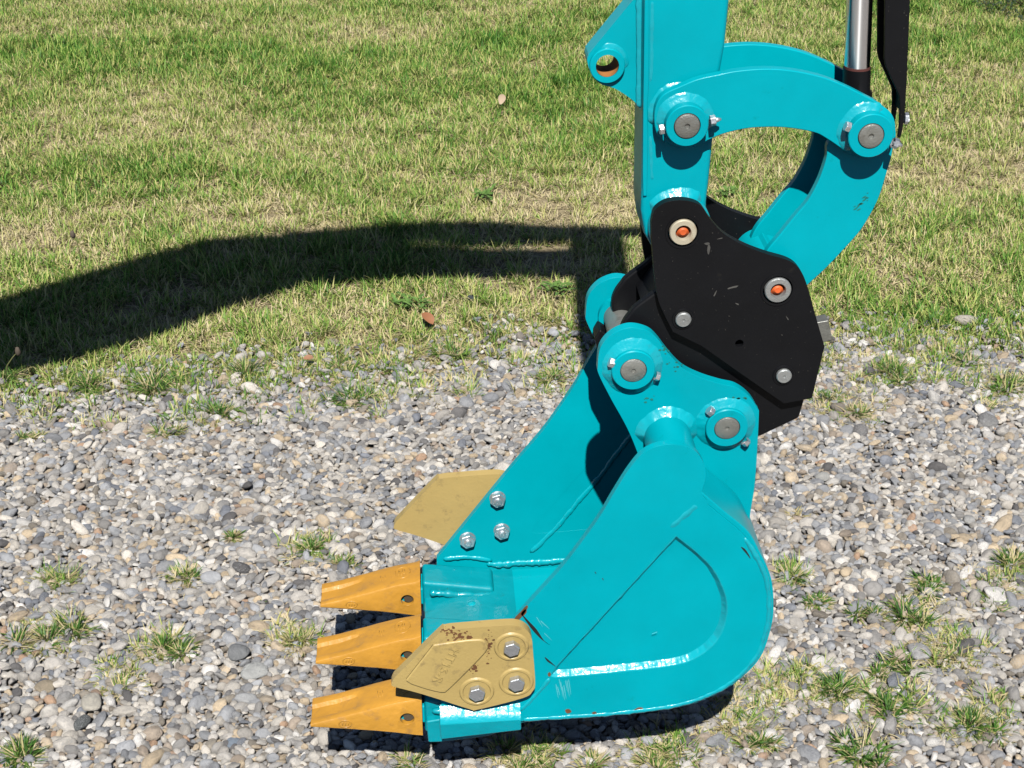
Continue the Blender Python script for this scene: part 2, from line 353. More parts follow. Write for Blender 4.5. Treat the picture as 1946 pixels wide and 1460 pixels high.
def pebble_nodes(nt, b, colsock, seedsock):
    L = nt.links; tc = node(nt, 'ShaderNodeTexCoord')
    off = node(nt, 'ShaderNodeVectorMath', operation='MULTIPLY_ADD'); off.inputs[1].default_value = (1, 1, 1)
    L.new(tc.outputs['Object'], off.inputs[0]); cmb = node(nt, 'ShaderNodeCombineXYZ')
    for k in range(3): L.new(seedsock, cmb.inputs[k])
    L.new(cmb.outputs[0], off.inputs[2])
    n1 = node(nt, 'ShaderNodeTexNoise', i_Scale=1.6, i_Detail=8.0, i_Roughness=0.7, i_Distortion=1.4); L.new(off.outputs[0], n1.inputs['Vector'])
    wv = node(nt, 'ShaderNodeTexNoise', i_Scale=2.2, i_Detail=3.0, i_Distortion=2.5); L.new(off.outputs[0], wv.inputs['Vector'])
    vein = ramp(nt, [(0.47, (0, 0, 0)), (0.50, (0.75, 0.75, 0.75)), (0.53, (0, 0, 0))], wv.outputs[0])
    r1 = ramp(nt, [(0.25, (0.68, 0.68, 0.68)), (0.5, (1, 1, 1)), (0.78, (1.3, 1.28, 1.24))], n1.outputs[0])
    mu = node(nt, 'ShaderNodeMix', data_type='RGBA', blend_type='MULTIPLY'); mu.inputs[0].default_value = 1.0
    L.new(colsock, mu.inputs[6]); L.new(r1.outputs[0], mu.inputs[7])
    mv = node(nt, 'ShaderNodeMix', data_type='RGBA'); mv.inputs[7].default_value = (0.52, 0.53, 0.54, 1)
    vm = node(nt, 'ShaderNodeMath', operation='MULTIPLY'); L.new(vein.outputs[0], vm.inputs[0])
    gate = node(nt, 'ShaderNodeMath', operation='FRACT'); gm = node(nt, 'ShaderNodeMath', operation='MULTIPLY'); gm.inputs[1].default_value = 1.37
    L.new(seedsock, gm.inputs[0]); L.new(gm.outputs[0], gate.inputs[0]); gp = node(nt, 'ShaderNodeMath', operation='GREATER_THAN'); gp.inputs[1].default_value = 0.62
    L.new(gate.outputs[0], gp.inputs[0]); L.new(gp.outputs[0], vm.inputs[1]); L.new(vm.outputs[0], mv.inputs[0]); L.new(mu.outputs[2], mv.inputs[6])
    L.new(mv.outputs[2], b.inputs['Base Color']); b.inputs['Roughness'].default_value = 0.72; b.inputs['Specular IOR Level'].default_value = 0.35
    n3 = node(nt, 'ShaderNodeTexNoise', i_Scale=9.0, i_Detail=6.0, i_Roughness=0.7); L.new(off.outputs[0], n3.inputs['Vector'])
    bp = node(nt, 'ShaderNodeBump', i_Strength=0.6, i_Distance=0.07); L.new(n3.outputs[0], bp.inputs['Height']); L.new(bp.outputs[0], b.inputs['Normal'])
ac = node(nt, 'ShaderNodeAttribute', attribute_type='INSTANCER', attribute_name='hue'); asd = node(nt, 'ShaderNodeAttribute', attribute_type='INSTANCER', attribute_name='rnd')
pebble_nodes(nt, b, ac.outputs['Vector'], asd.outputs['Fac']); M['pebble'] = m
def pebble_mat(name, col, seed):
    m, nt, b = new_mat(name); c = node(nt, 'ShaderNodeRGB'); c.outputs[0].default_value = (*col, 1); v = node(nt, 'ShaderNodeValue'); v.outputs[0].default_value = seed
    pebble_nodes(nt, b, c.outputs[0], v.outputs[0]); return m
pcoll = bpy.data.collections.new('pebble_shapes')
for k in range(24):
    me = pebble_mesh(100 + k, 3, 0.40 + 0.38 * (k % 6) / 5, [12, 22, 40, 60][k % 4]); me.materials.append(M['pebble'])
    pcoll.objects.link(bpy.data.objects.new('pebble_%02d' % k, me))
PAL = np.array([(0.30, 0.30, 0.30), (0.44, 0.43, 0.41), (0.25, 0.265, 0.29), (0.34, 0.36, 0.39), (0.55, 0.53, 0.49), (0.50, 0.42, 0.31), (0.36, 0.31, 0.26),
                (0.14, 0.14, 0.145), (0.25, 0.23, 0.20), (0.60, 0.60, 0.59), (0.40, 0.28, 0.20), (0.20, 0.22, 0.26)])
PW = np.array([15, 20, 8, 13, 15, 7, 5, 3.5, 4, 10, 1.0, 4.0]); PW /= PW.sum()

# stones and tufts that stand out singly in the photograph: px, py, half-length in px, colour, angle, label
BIG = [
 (455, 1238, 28, (0.27, 0.28, 0.29), 0.2, 0.8, 'round flat dark grey stone, widest in the gravel left of the middle tooth'),
 (483, 1273, 27, (0.52, 0.53, 0.52), -0.1, 0.8, 'pale flat stone lying just below the round dark grey stone'),
 (173, 1336, 27, (0.56, 0.53, 0.46), 0.0, 0.7, 'large cream white stone at the lower left with dark stones above it'),
 (85, 1302, 19, (0.45, 0.38, 0.28), 0.4, 0.75, 'beige egg-shaped stone near the left edge of the gravel'),
 (398, 1404, 17, (0.43, 0.39, 0.33), 1.2, 0.6, 'upright beige oval stone in the sandy patch at the bottom'),
 (444, 1400, 15, (0.30, 0.36, 0.44), 0.2, 0.9, 'round speckled blue-grey stone in the sandy patch at the bottom'),
 (467, 1321, 22, (0.50, 0.51, 0.52), -0.1, 0.5, 'long white speckled stone between two beige stones left of the near tooth'),
 (508, 1322, 17, (0.50, 0.43, 0.34), -0.15, 0.5, 'beige oval stone right of the long white speckled stone'),
 (293, 1388, 25, (0.55, 0.46, 0.37), -0.05, 0.45, 'angular pale pinkish slab stone at the bottom left'),
 (155, 1372, 26, (0.13, 0.14, 0.14), 1.35, 0.5, 'dark grey angular stone standing beside the large cream stone'),
 (1104, 680, 13, (0.55, 0.53, 0.50), 0.6, 0.8, 'pale pointed stone at the lawn edge left of the far hub'),
 (1704, 627, 11, (0.40, 0.40, 0.42), 0.1, 0.7, 'lone light grey stone in the lawn edge right of the coupler'),
 (1852, 671, 13, (0.58, 0.57, 0.55), 0.5, 0.8, 'white rounded stone among grass at the right lawn edge'),
 (1835, 611, 23, (0.56, 0.52, 0.44), -0.05, 0.35, 'long cream stone at the top of the stone pile on the right'),
 (1875, 800, 22, (0.27, 0.27, 0.27), 0.2, 0.8, 'large dark grey stone in the gravel at the right'),
 (1565, 905, 17, (0.50, 0.50, 0.48), 0.2, 0.6, 'light grey oval stone right of the ear plate'),
 (1842, 983, 17, (0.50, 0.50, 0.49), 0.7, 0.6, 'pale wedge-shaped stone in the gravel far right of the bucket'),
 (1702, 1146, 18, (0.52, 0.42, 0.30), 0.0, 0.6, 'sandy block-shaped stone among small tufts right of the bucket'),
 (1745, 1240, 26, (0.50, 0.50, 0.50), 0.1, 0.7, 'broken white stone behind the big tuft right of the bucket'),
 (897, 561, 11, (0.08, 0.10, 0.11), 0.0, 0.6, 'small dark stone lying in the grass below the boom shadow'),
]
bigs = []
for i, (px, py, hl, col, ang, asp, lab) in enumerate(BIG):
    x, y = G(px, py, 0.012); d = np.linalg.norm(np.array([x, y, 0.01]) - CAM); rw = hl * d / FPX
    me = pebble_mesh(500 + i, 4, 0.45, [6, 12][i % 2] if 'angular' not in lab and 'block' not in lab else 22)
    o = bpy.data.objects.new('stone', me); scn.collection.objects.link(o); me.materials.append(pebble_mat('stone_%d' % i, col, i * 3.7))
    o.location = (x, y, hgt(x, y) + rw * 0.42); o.rotation_euler = (0.1 * math.sin(i), 0.1 * math.cos(i * 2), ang); o.scale = (rw, rw * asp / 0.76 * 1.25, rw * 0.95)
    tag(o, lab, 'stone', 'single stones that stand out of the gravel'); bigs.append((x, y, rw))

# dart throwing, big stones first
cell = 0.046; gridd = {}
def try_add(x, y, r, k):
    ci, cj = int(x // cell), int(y // cell)
    for i in (ci - 1, ci, ci + 1):
        for j in (cj - 1, cj, cj + 1):
            for (a, c, s) in gridd.get((i, j), ()):
                if (a - x) ** 2 + (c - y) ** 2 < (k * (r + s)) ** 2: return False
    gridd.setdefault((ci, cj), []).append((x, y, r)); return True
for x, y, r in bigs: try_add(x, y, r * 0.9, 0.1)
XL, XR, YN, YF = -2.2, 2.4, -0.95, 1.95
peb = []
rr = random.Random(5)
for (r0, r1, tries, k) in ((0.0135, 0.018, 150, 0.8), (0.0095, 0.0135, 3000, 0.64), (0.0068, 0.0095, 24000, 0.56), (0.0046, 0.0068, 105000, 0.52), (0.003, 0.0046, 95000, 0.50)):
    for _ in range(int(tries * 1.9)):
        x = rr.uniform(XL, XR); y = rr.uniform(YN, YF)
        if abs(x - 0.1) > 1.35 + 0.3 * (y + 1.8): continue
        e = edge_y(x); dens = 1.0
        if y > e: dens = max(0.0, 1 - (y - e) / 0.30) ** 1.5 * 0.5
        sandy = noise.noise(Vector((x * 1.9 + 9, y * 1.9, 2.0)))
        if r0 > 0.008 and sandy > 0.12: dens *= max(0.25, 1 - (sandy - 0.12) * 3.0)
        if rr.random() > dens: continue
        r = rr.uniform(r0, r1)
        if try_add(x, y, r, k): peb.append((x, y, r))
peb = np.array(peb); n = len(peb)
zz = np.array([hgt(x, y) for x, y in peb[:, :2]]) + peb[:, 2] * rng.uniform(0.1, 0.75, n) + np.where(peb[:, 2] < 0.0085, 0.001, 0.0)
rot = np.stack([rng.normal(0, 0.38, n), rng.normal(0, 0.38, n), rng.uniform(0, 6.28, n)], 1)
rot[:, 2] = rng.normal(0, 0.9, n)
s = peb[:, 2] * 1.26; scl = np.stack([s * rng.uniform(0.9, 1.4, n), s * rng.uniform(0.85, 1.15, n), s * rng.uniform(0.75, 1.25, n)], 1)
hue = PAL[rng.choice(len(PAL), n, p=PW)] * np.array([1.44, 1.40, 1.36]) * rng.uniform(0.75, 1.2, n)[:, None]
print('pebbles', n)
scatter('gravel', np.column_stack([peb[:, :2], zz]), rot, scl, rng.integers(0, 24, n), {'hue': hue, 'rnd': rng.uniform(0, 40, n)}, pcoll,
        'bed of mixed grey, cream and blue-grey round gravel under the bucket', 'gravel')

# ------------------------------------------------------------------ grass
m, nt, b = new_mat('grass_blade'); L = nt.links
at = node(nt, 'ShaderNodeAttribute', attribute_type='GEOMETRY', attribute_name='tint')
ad = node(nt, 'ShaderNodeAttribute', attribute_type='INSTANCER', attribute_name='dry')
ah = node(nt, 'ShaderNodeAttribute', attribute_type='GEOMETRY', attribute_name='along')
sm_ = node(nt, 'ShaderNodeMath', operation='ADD'); L.new(at.outputs['Fac'], sm_.inputs[0]); L.new(ad.outputs['Fac'], sm_.inputs[1])
cr = ramp(nt, [(0.0, (0.062, 0.20, 0.024)), (0.26, (0.18, 0.36, 0.06)), (0.48, (0.35, 0.50, 0.11)), (0.64, (0.55, 0.57, 0.19)), (0.82, (0.68, 0.60, 0.31)), (1.0, (0.76, 0.66, 0.43))], sm_.outputs[0])
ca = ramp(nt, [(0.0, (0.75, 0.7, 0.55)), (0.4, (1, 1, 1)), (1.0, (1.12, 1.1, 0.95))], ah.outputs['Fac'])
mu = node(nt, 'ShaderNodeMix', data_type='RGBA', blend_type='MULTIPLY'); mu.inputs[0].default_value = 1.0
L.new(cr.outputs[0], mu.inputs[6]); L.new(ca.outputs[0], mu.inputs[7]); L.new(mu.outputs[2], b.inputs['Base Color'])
b.inputs['Roughness'].default_value = 0.5; b.inputs['Specular IOR Level'].default_value = 0.35
tr = node(nt, 'ShaderNodeBsdfTranslucent'); L.new(mu.outputs[2], tr.inputs[0]); ms = node(nt, 'ShaderNodeMixShader'); ms.inputs[0].default_value = 0.3
out = nt.nodes['Material Output']; L.new(b.outputs[0], ms.inputs[1]); L.new(tr.outputs[0], ms.inputs[2]); L.new(ms.outputs[0], out.inputs[0])
M['grass_blade'] = m
def blades(n, spread, lmin, lmax, wid, lean, r, tint, nseg=4, flatfrac=0.15):
    """vertices, faces, per-vertex tint and position along the blade"""
    V, F, T, A = [], [], [], []
    for _ in range(n):
        an = r.uniform(0, 6.283); rad = spread * math.sqrt(r.random()); bx, by = rad * math.cos(an), rad * math.sin(an)
        L_ = r.uniform(lmin, lmax); w = wid * r.uniform(0.6, 1.2); d = an + r.gauss(0, 0.9)
        le = abs(r.gauss(lean, 0.28)); tn = tint(r)
        if r.random() < flatfrac: le = r.uniform(1.15, 1.5); tn = min(1, tn + 0.3)
        bend = r.uniform(0.2, 1.0); x, y, z = bx, by, -0.003; b0 = len(V); px_, py_ = -math.sin(d), math.cos(d); tw = r.uniform(-0.9, 0.9)
        for k in range(nseg + 1):
            t = k / nseg; ww = w * (1 - t ** 1.6) * 0.5 + 0.00015
            c_, s_ = math.cos(tw * t), math.sin(tw * t)
            wx, wy, wz = px_ * c_, py_ * c_, s_
            V += [(x - wx * ww, y - wy * ww, z - wz * ww), (x + wx * ww, y + wy * ww, z + wz * ww)]; T += [tn, tn]; A += [t, t]
            el = min(1.9, le + bend * t); st = L_ / nseg
            x += math.cos(d) * math.sin(el) * st; y += math.sin(d) * math.sin(el) * st; z = max(0.001 + 0.002 * r.random(), z + math.cos(el) * st)
        for k in range(nseg): F.append((b0 + 2 * k, b0 + 2 * k + 1, b0 + 2 * k + 3, b0 + 2 * k + 2))
    return V, F, T, A
def blade_mesh(name, V, F, T, A, mat):
    me = bpy.data.meshes.new(name); me.from_pydata(V, [], F)
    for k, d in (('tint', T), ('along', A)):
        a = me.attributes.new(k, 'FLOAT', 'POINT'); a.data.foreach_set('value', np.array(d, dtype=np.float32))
    me.materials.append(mat)
    for p in me.polygons: p.use_smooth = True
    return me
gcoll = bpy.data.collections.new('grass_shapes'); r = random.Random(3)
def tintmix(pd): return lambda r: r.uniform(0.55, 0.9) if r.random() < pd else min(0.6, abs(r.gauss(0.28, 0.15)))
for k in range(16):
    pd = [0.12, 0.25, 0.45, 0.85][k % 4]
    if k < 12: V, F, T, A = blades(30, 0.030, 0.018, 0.048, 0.0031, 0.55, r, tintmix(pd), 4, 0.12 + 0.25 * pd)
    else: V, F, T, A = blades(36, 0.034, 0.012, 0.036, 0.0024, 1.2, r, tintmix(0.9), 3, 0.7)
    gcoll.objects.link(bpy.data.objects.new('tuft_%02d' % k, blade_mesh('tuft', V, F, T, A, M['grass_blade'])))
gp = []
gr = random.Random(21)
def fbm(x, y, s, o): return noise.noise(Vector((x * s, y * s, o))) + 0.5 * noise.noise(Vector((x * s * 2.1, y * s * 2.1, o + 5)))
for (y0, y1, dn) in ((0.95, 2.6, 2300), (2.6, 4.8, 1900), (4.8, 8.0, 800), (8.0, 13.0, 330)):
    xa = lambda y: (-1.15 - 0.44 * (y + 1.79) * 0.9, 1.45 + 0.5 * (y + 1.79) * 0.9)
    A_ = xa(y1); area = (A_[1] - A_[0]) * (y1 - y0)
    for _ in range(int(area * dn)):
        y = gr.uniform(y0, y1); x = gr.uniform(A_[0], A_[1]); lo, hi = xa(y)
        if x < lo or x > hi: continue
        e = edge_y(x); c = (y - e) / 0.42; cl = fbm(x, y, 3.2, 8.0); cl2 = fbm(x, y, 9.0, 2.0)
        dens = min(1.0, max(0.0, 0.38 + c * 1.1 + cl2 * 0.75)) if c < 1.2 else 1.0
        if c < 0: dens = max(0.0, 0.28 + cl2 * 0.8) * max(0, 1 + c * 2.5)
        if 1.45 < y < 2.35: dens *= 0.80 + 0.7 * min(0.3, max(-0.5, cl + 0.1))
        if gr.random() > dens: continue
        band = 0.12 * math.exp(-((y - 2.1) / 0.25) ** 2) + 0.03 * math.sin(y * 3.4 + 0.4)
        dry = 0.38 * fbm(x, y * 1.6, 1.5, 4.0) + 0.16 * cl2 + band + 0.03 - 0.15 * math.exp(-((y - 3.5) / 0.25) ** 2) - 0.05 * (y > 3.9)
        k = gr.randrange(12) if gr.random() > 0.24 + 0.5 * max(0, dry) else 12 + gr.randrange(4)
        sc = gr.uniform(0.7, 1.25) * (0.95 + 0.25 * max(-0.6, -dry * 2)) * (0.85 if c < 0.6 else 1.0) * (1.0 if y < 5 else 1.35)
        gp.append((x, y, k, sc, dry))
TP = [(310,1235,40),(90,1215,60),(560,1215,40),(115,1105,30),(350,1100,20),(415,785,30),(165,735,50),(290,730,60),(465,710,50),(640,700,60),(860,680,70),(1690,715,70),(1620,780,60),(1830,700,70),(1910,755,60),
 (1660,680,90),(1720,650,70),(1500,1105,30),(1560,1310,60),(1680,1345,80),(1810,1250,60),(1850,1380,60),(1500,1310,70),(1380,1385,70),(1250,1440,60),(1010,1440,60),(1450,1330,60),(590,1050,40),(1890,1120,60),(1760,1190,60),(230,1290,40),(1040,740,40)]
for (px, py, rad) in TP:
    for _ in range(int(rad * 0.55)):
        a_ = gr.uniform(0, 6.28); q_ = rad * math.sqrt(gr.random()) * 1.1; X_, Y_ = G(px + q_ * math.cos(a_), py + 0.6 * q_ * math.sin(a_), 0.0)
        gp.append((X_, Y_, 12 + gr.randrange(4), gr.uniform(0.45, 0.9), gr.uniform(-0.05, 0.25)) if gr.random() < 0.62 else (X_, Y_, gr.randrange(12), gr.uniform(0.4, 0.8), gr.uniform(-0.15, 0.15)))
ga = np.array(gp); n = len(ga); print('tufts', n)
zz = np.array([hgt(a, c) + (0.006 if c < edge_y(a) else 0.0) for a, c in ga[:, :2]]) - 0.002
scatter('grass', np.column_stack([ga[:, :2], zz]), np.stack([rng.normal(0, .08, n), rng.normal(0, .08, n), rng.uniform(0, 6.28, n)], 1),
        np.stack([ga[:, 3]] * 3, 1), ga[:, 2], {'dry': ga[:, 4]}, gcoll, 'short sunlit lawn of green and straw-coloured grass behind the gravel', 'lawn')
# far lawn beyond the frame is the same blades, sparser, as the ground goes on

# single tufts rooted in the gravel
m2 = M['grass_blade'].copy(); m2.name = 'tuft_blade'; M['tuft_blade'] = m2
for e_, c_ in zip([n_ for n_ in m2.node_tree.nodes if n_.type == 'VALTORGB' and len(n_.color_ramp.elements) == 6][0].color_ramp.elements, [(0.04, 0.125, 0.02), (0.09, 0.21, 0.035), (0.20, 0.32, 0.06), (0.40, 0.40, 0.14), (0.56, 0.48, 0.27), (0.62, 0.53, 0.36)]): e_.color = (*c_, 1)
TUFTS = [
 (310, 1235, 52, 0.10, 'bushy dark green tuft in the gravel, second from the left of the middle tooth'),
 (90, 1215, 62, 0.22, 'wide low yellow-green tuft against the left edge of the gravel'),
 (40, 1440, 50, 0.12, 'dark green tuft in the bottom left corner of the gravel'),
 (560, 1215, 40, 0.35, 'thin dry tuft between the round dark stone and the middle tooth'),
 (350, 1100, 24, 0.2, 'small spiky tuft in open gravel above the round dark stone'),
 (115, 1105, 30, 0.35, 'low half-dry tuft in the upper left gravel'),
 (590, 1050, 26, 0.15, 'flat green tuft left of the far side cutter'),
 (655, 1075, 22, 0.25, 'wispy tuft directly above the far tooth'),
 (445, 1022, 15, 0.3, 'tiny tuft in the gravel left of the far side cutter tip'),
 (415, 778, 38, 0.08, 'neat dark green tuft alone in the upper gravel'),
 (325, 815, 26, 0.2, 'small low tuft just below left of the neat dark green tuft'),
 (660, 752, 44, 0.05, 'dense dark green tuft hugging the gravel left of the bucket'),
 (165, 725, 44, 0.12, 'spreading green tuft at the lawn edge, second from the left'),
 (290, 722, 55, 0.12, 'long-bladed green tuft leaning right at the lawn edge'),
 (465, 700, 44, 0.2, 'tuft at the lawn edge right of the long-bladed leaning tuft'),
 (60, 830, 24, 0.25, 'short sparse tuft near the left edge of the upper gravel'),
 (15, 715, 36, 0.1, 'bright tuft cut by the left edge beside the boom shadow'),
 (1040, 725, 36, 0.25, 'yellowish tuft in the gravel left of the near hub'),
 (640, 690, 40, 0.2, 'low tuft at the lawn edge above the dense dark green tuft'),
 (860, 665, 40, 0.2, 'mixed tuft at the lawn edge in the middle of the picture'),
 (1690, 715, 60, 0.1, 'broad green patch-like tuft in the gravel right of the coupler'),
 (1575, 760, 30, 0.2, 'small tuft beside the lower corner of the black coupler'),
 (1620, 790, 30, 0.35, 'straggly dry tuft below right of the coupler'),
 (1830, 690, 36, 0.12, 'green tuft between pale stones on the right'),
 (1915, 745, 44, 0.15, 'tall tuft near the right edge below the pale stone pile'),
 (1500, 1105, 26, 0.2, 'small tuft touching the back curve of the bucket'),
 (1510, 985, 18, 0.6, 'tiny dead straw tuft behind the bucket'),
 (1760, 1120, 40, 0.1, 'green tuft in stones midway to the right edge'),
 (1650, 1170, 30, 0.12, 'upright green tuft left of the sandy block-shaped stone'),
 (1720, 1180, 42, 0.1, 'leaning green tuft just below the sandy block-shaped stone'),
 (1920, 1075, 36, 0.2, 'tuft at the right edge beside a dark stone'),
 (1555, 1150, 22, 0.2, 'tiny flat tuft a hand right of the bucket curve'),
 (1590, 1310, 42, 0.05, 'thick dark green tuft, left part of the largest clump right of the bucket'),
 (1680, 1345, 60, 0.08, 'largest sprawling green tuft right of the bucket'),
 (1700, 1270, 50, 0.15, 'green tuft behind the largest sprawling one'),
 (1810, 1250, 40, 0.3, 'sparse tuft right of the broken white stone'),
 (1850, 1380, 46, 0.1, 'green tuft near the bottom right corner'),
 (1880, 1330, 34, 0.4, 'half-dry tuft just above the tuft in the bottom right corner'),
 (1640, 1435, 52, 0.08, 'tall-bladed tuft on the bottom edge right of the bucket'),
 (1445, 1420, 34, 0.15, 'small green tuft on the bottom edge behind the bucket heel'),
 (1250, 1440, 56, 0.3, 'yellow-green tuft in front of the bucket heel shadow'),
 (1010, 1440, 62, 0.28, 'wide yellow-green tuft poking out of the shadow below the cutting edge'),
 (775, 1450, 30, 0.3, 'thin tuft at the bottom edge below the near tooth'),
 (1380, 1390, 40, 0.55, 'brownish dry tuft below the round back of the bucket'),
 (1130, 1455, 30, 0.4, 'short dry tuft on the bottom edge between two yellow-green tufts'),
]
for i, (px, py, w, dry, lab) in enumerate(TUFTS):
    r = random.Random(900 + i); x, y = G(px, py + 4, 0.0); d = np.linalg.norm(np.array([x, y, 0]) - CAM); ww = w * d / FPX
    nb = int(90 + w * 4.6) if dry < 0.5 else int(30 + w)
    V, F, T, A = [], [], [], []; nc = r.randint(3, 6)
    for ic in range(nc):
        ca, cr_ = r.uniform(0, 6.28), (0 if ic == 0 else ww * r.uniform(0.35, 0.95)); sz = r.uniform(0.45, 1.0) * (1.0 if ic == 0 else 0.75)
        v_, f_, t_, a_ = blades(int(nb / nc * (1.5 if ic == 0 else 0.9)), ww * 0.36 * sz, 0.016 + ww * 0.20, (0.030 + ww * 0.80) * sz, 0.0029, r.uniform(0.55, 1.25), r, lambda q: min(0.95, (0.72 + q.uniform(0, .2)) if q.random() < 0.12 + dry * 1.4 else abs(q.gauss(0.14 + dry * 0.55, 0.15))), 5, 0.34)
        b_ = len(V); V += [(p_[0] + cr_ * math.cos(ca), p_[1] * 0.85 + cr_ * 0.8 * math.sin(ca), p_[2]) for p_ in v_]; F += [tuple(q_ + b_ for q_ in fc) for fc in f_]; T += t_; A += a_
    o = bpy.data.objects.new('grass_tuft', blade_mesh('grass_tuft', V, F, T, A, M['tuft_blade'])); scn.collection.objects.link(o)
    o.location = (x, y, hgt(x, y) + 0.005); tag(o, lab, 'grass tuft', 'grass tufts rooted in the gravel')

# ------------------------------------------------------------------ bucket
YB = 0.1775
cx, cz = U(1150, 1370, -YB)
bucket = empty('excavator_bucket', (cx, 0, 0.10), 'turquoise digging bucket with three yellow teeth hanging just above the gravel', 'excavator bucket')
outer = P([(838, 1374, 1), (838, 1342, 1), (985, 1171), (1060, 1088), (1100, 1038), (1140, 982), (1165, 940), (1195, 893), (1222, 862), (1252, 848), (1288, 845), (1320, 857),
           (1337, 880), (1341, 905), (1333, 936, 1), (1375, 972), (1422, 1012), (1446, 1054), (1466, 1100), (1471, 1148), (1467, 1193), (1446, 1252), (1404, 1296), (1359, 1324),
           (1293, 1347), (1182, 1361), (1071, 1369), (993, 1374, 1)], -YB)
tear = P([(1045, 1286, 1), (1056, 1268, 1), (1285, 1019, 1), (1318, 1045), (1352, 1078), (1371, 1111), (1382, 1148), (1378, 1185), (1362, 1218), (1330, 1246), (1285, 1264), (1180, 1277), (1071, 1287)], -YB)
so_ = smooth(outer, 6); st_ = smooth(tear, 6)
# the plate sits a little inside the wrap on the round back
def shrink(pts):
    c0 = np.array(U(1333, 936, -YB)); i0 = min(range(len(pts)), key=lambda i: np.hypot(*(np.array(pts[i]) - c0)))
    q = inset(pts, 0.0065); q1 = inset(pts, 0.003); n_ = len(pts)
    return [pts[i] if i <= i0 else (q1[i] if i in (i0 + 1, i0 + 2, n_ - 1) else q[i]) for i in range(n_)]
plate = shrink(so_)
for sgn in (-1, 1):
    sp = prism('side_plate', plate, sgn * YB, sgn * (YB - 0.011), M['cyan_paint'], bucket, [st_], 0.0016)
    if sgn < 0: sp['label'] = 'near side plate with a teardrop ridge and long rust-edged scratches'
    pn = prism('inner_panel', inset(st_, -0.004), sgn * (YB - 0.0078), sgn * (YB - 0.0107), M['cyan_paint'], sp, bevel=0)
    loop = []
    for i_ in range(len(st_)):
        a_, b_ = np.array(st_[i_]), np.array(st_[(i_ + 1) % len(st_)]); k_ = max(1, int(np.linalg.norm(b_ - a_) / 0.0013))
        loop += [tuple(a_ + (b_ - a_) * j / k_) for j in range(k_)]
    fv, ff = [], []; rows = 7; off = [inset(loop, -0.0035)] + [inset(loop, 0.0068 * j / (rows - 2)) for j in range(rows - 1)]
    for i_ in range(len(loop)):
        p_ = Vector((loop[i_][0], 3.0 + sgn, loop[i_][1])); nz0 = noise.noise(p_ * 60); nz1 = noise.noise(p_ * 240) + 0.5 * noise.noise(p_ * 500)
        for j in range(rows):
            t = max(0, (j - 1) / (rows - 2)); q_ = off[j][i_]; bul = math.sin(math.pi * t)
            fv.append((q_[0], sgn * (YB + 0.0004 - 0.0083 * t ** 0.9 + (0.0014 * nz0 + 0.0006 * nz1) * (0.35 + bul) - (0.0016 if j == 0 else 0)), q_[1]))
    for i_ in range(len(loop)):
        for j in range(rows - 1): ff.append((i_ * rows + j, i_ * rows + j + 1, ((i_ + 1) % len(loop)) * rows + j + 1, ((i_ + 1) % len(loop)) * rows + j))
    mesh_obj('weld_fillet', fv, ff, M['cyan_weld'], sp, sub=True)
    if False: bead('weld_bead', inset(st_, 0.0005) + [inset(st_, 0.0005)[0]], sgn * (YB - 0.0030), 0.0068, sp, xz=True, sub=1, closed=False, seed=4, flatten=0.62, wob=0.45, lump=0.5)
    if sgn < 0:
        rim = [(993, 1368), (1071, 1363), (1182, 1355), (1290, 1340), (1352, 1318), (1398, 1290), (1437, 1248), (1457, 1193), (1461, 1148), (1456, 1102), (1437, 1058), (1415, 1022)]
        bead('weld_bead', rim, -YB + 0.0005, 0.0034, sp, seed=9, flatten=0.55)
        bead('weld_bead', [(1272, 1004), (1300, 980), (1325, 958)], -YB + .001, 0.0052, sp, seed=12, flatten=0.3, lump=0.15)
        bead('weld_bead', [(985, 1352), (1010, 1330), (1045, 1290)], -YB, 0.003, sp, seed=13, flatten=0.35, lump=0.15)
        def chip(pts, mat, wd=1.0):
            return prism('paint_chip', smooth(P(pts, -YB - 0.0004), 3), -YB - 0.0005, -YB + 0.0006, mat, sp, bevel=0)
        chip([(990, 1166), (998, 1158), (1001, 1163), (994, 1171)], M['brown_rust'])
        chip([(978, 1176), (990, 1163), (1000, 1152), (1003, 1155), (992, 1172), (983, 1180)], M['brown_rust'])
        chip([(991, 1167), (1006, 1182), (1020, 1197), (1034, 1218), (1045, 1226), (1030, 1216), (1014, 1200), (1000, 1181)], M['bare_scratch'])
        chip([(1035, 1249), (1043, 1255), (1056, 1267), (1048, 1262), (1040, 1257)], M['bare_scratch'])
        chip([(1074, 1350), (1081, 1348), (1086, 1353), (1078, 1356)], M['brown_rust'])
        chip([(1205, 1350), (1214, 1345), (1222, 1346), (1218, 1350), (1210, 1353)], M['brown_rust'])
        chip([(1125, 1355), (1131, 1353), (1134, 1356), (1128, 1358)], M['brown_rust'])
        chip([(1408, 1040), (1416, 1044), (1424, 1056), (1426, 1062), (1418, 1052)], M['bare_scratch'])
        chip([(1041, 1281), (1045, 1278), (1047, 1283), (1043, 1286)], M['brown_rust'])
spn = [o for o in bucket.children if o.name.startswith('side_plate')][0]
def mark(name, parent, pts, Y, mat): return prism(name, smooth(P(pts, Y - .0003), 2), Y - .0004, Y + .0005, mat, parent, bevel=0)
rs_ = random.Random(12)
for k in range(9):
    a = 1056 + k * 3; b_ = 1292 + rs_.uniform(0, 22); L_ = rs_.uniform(12, 28)
    mark('scratch', spn, [(a, b_), (a + 1.6, b_), (a + 5, b_ + L_), (a + 4.4, b_ + L_)], -YB, M['scratch_pale'])
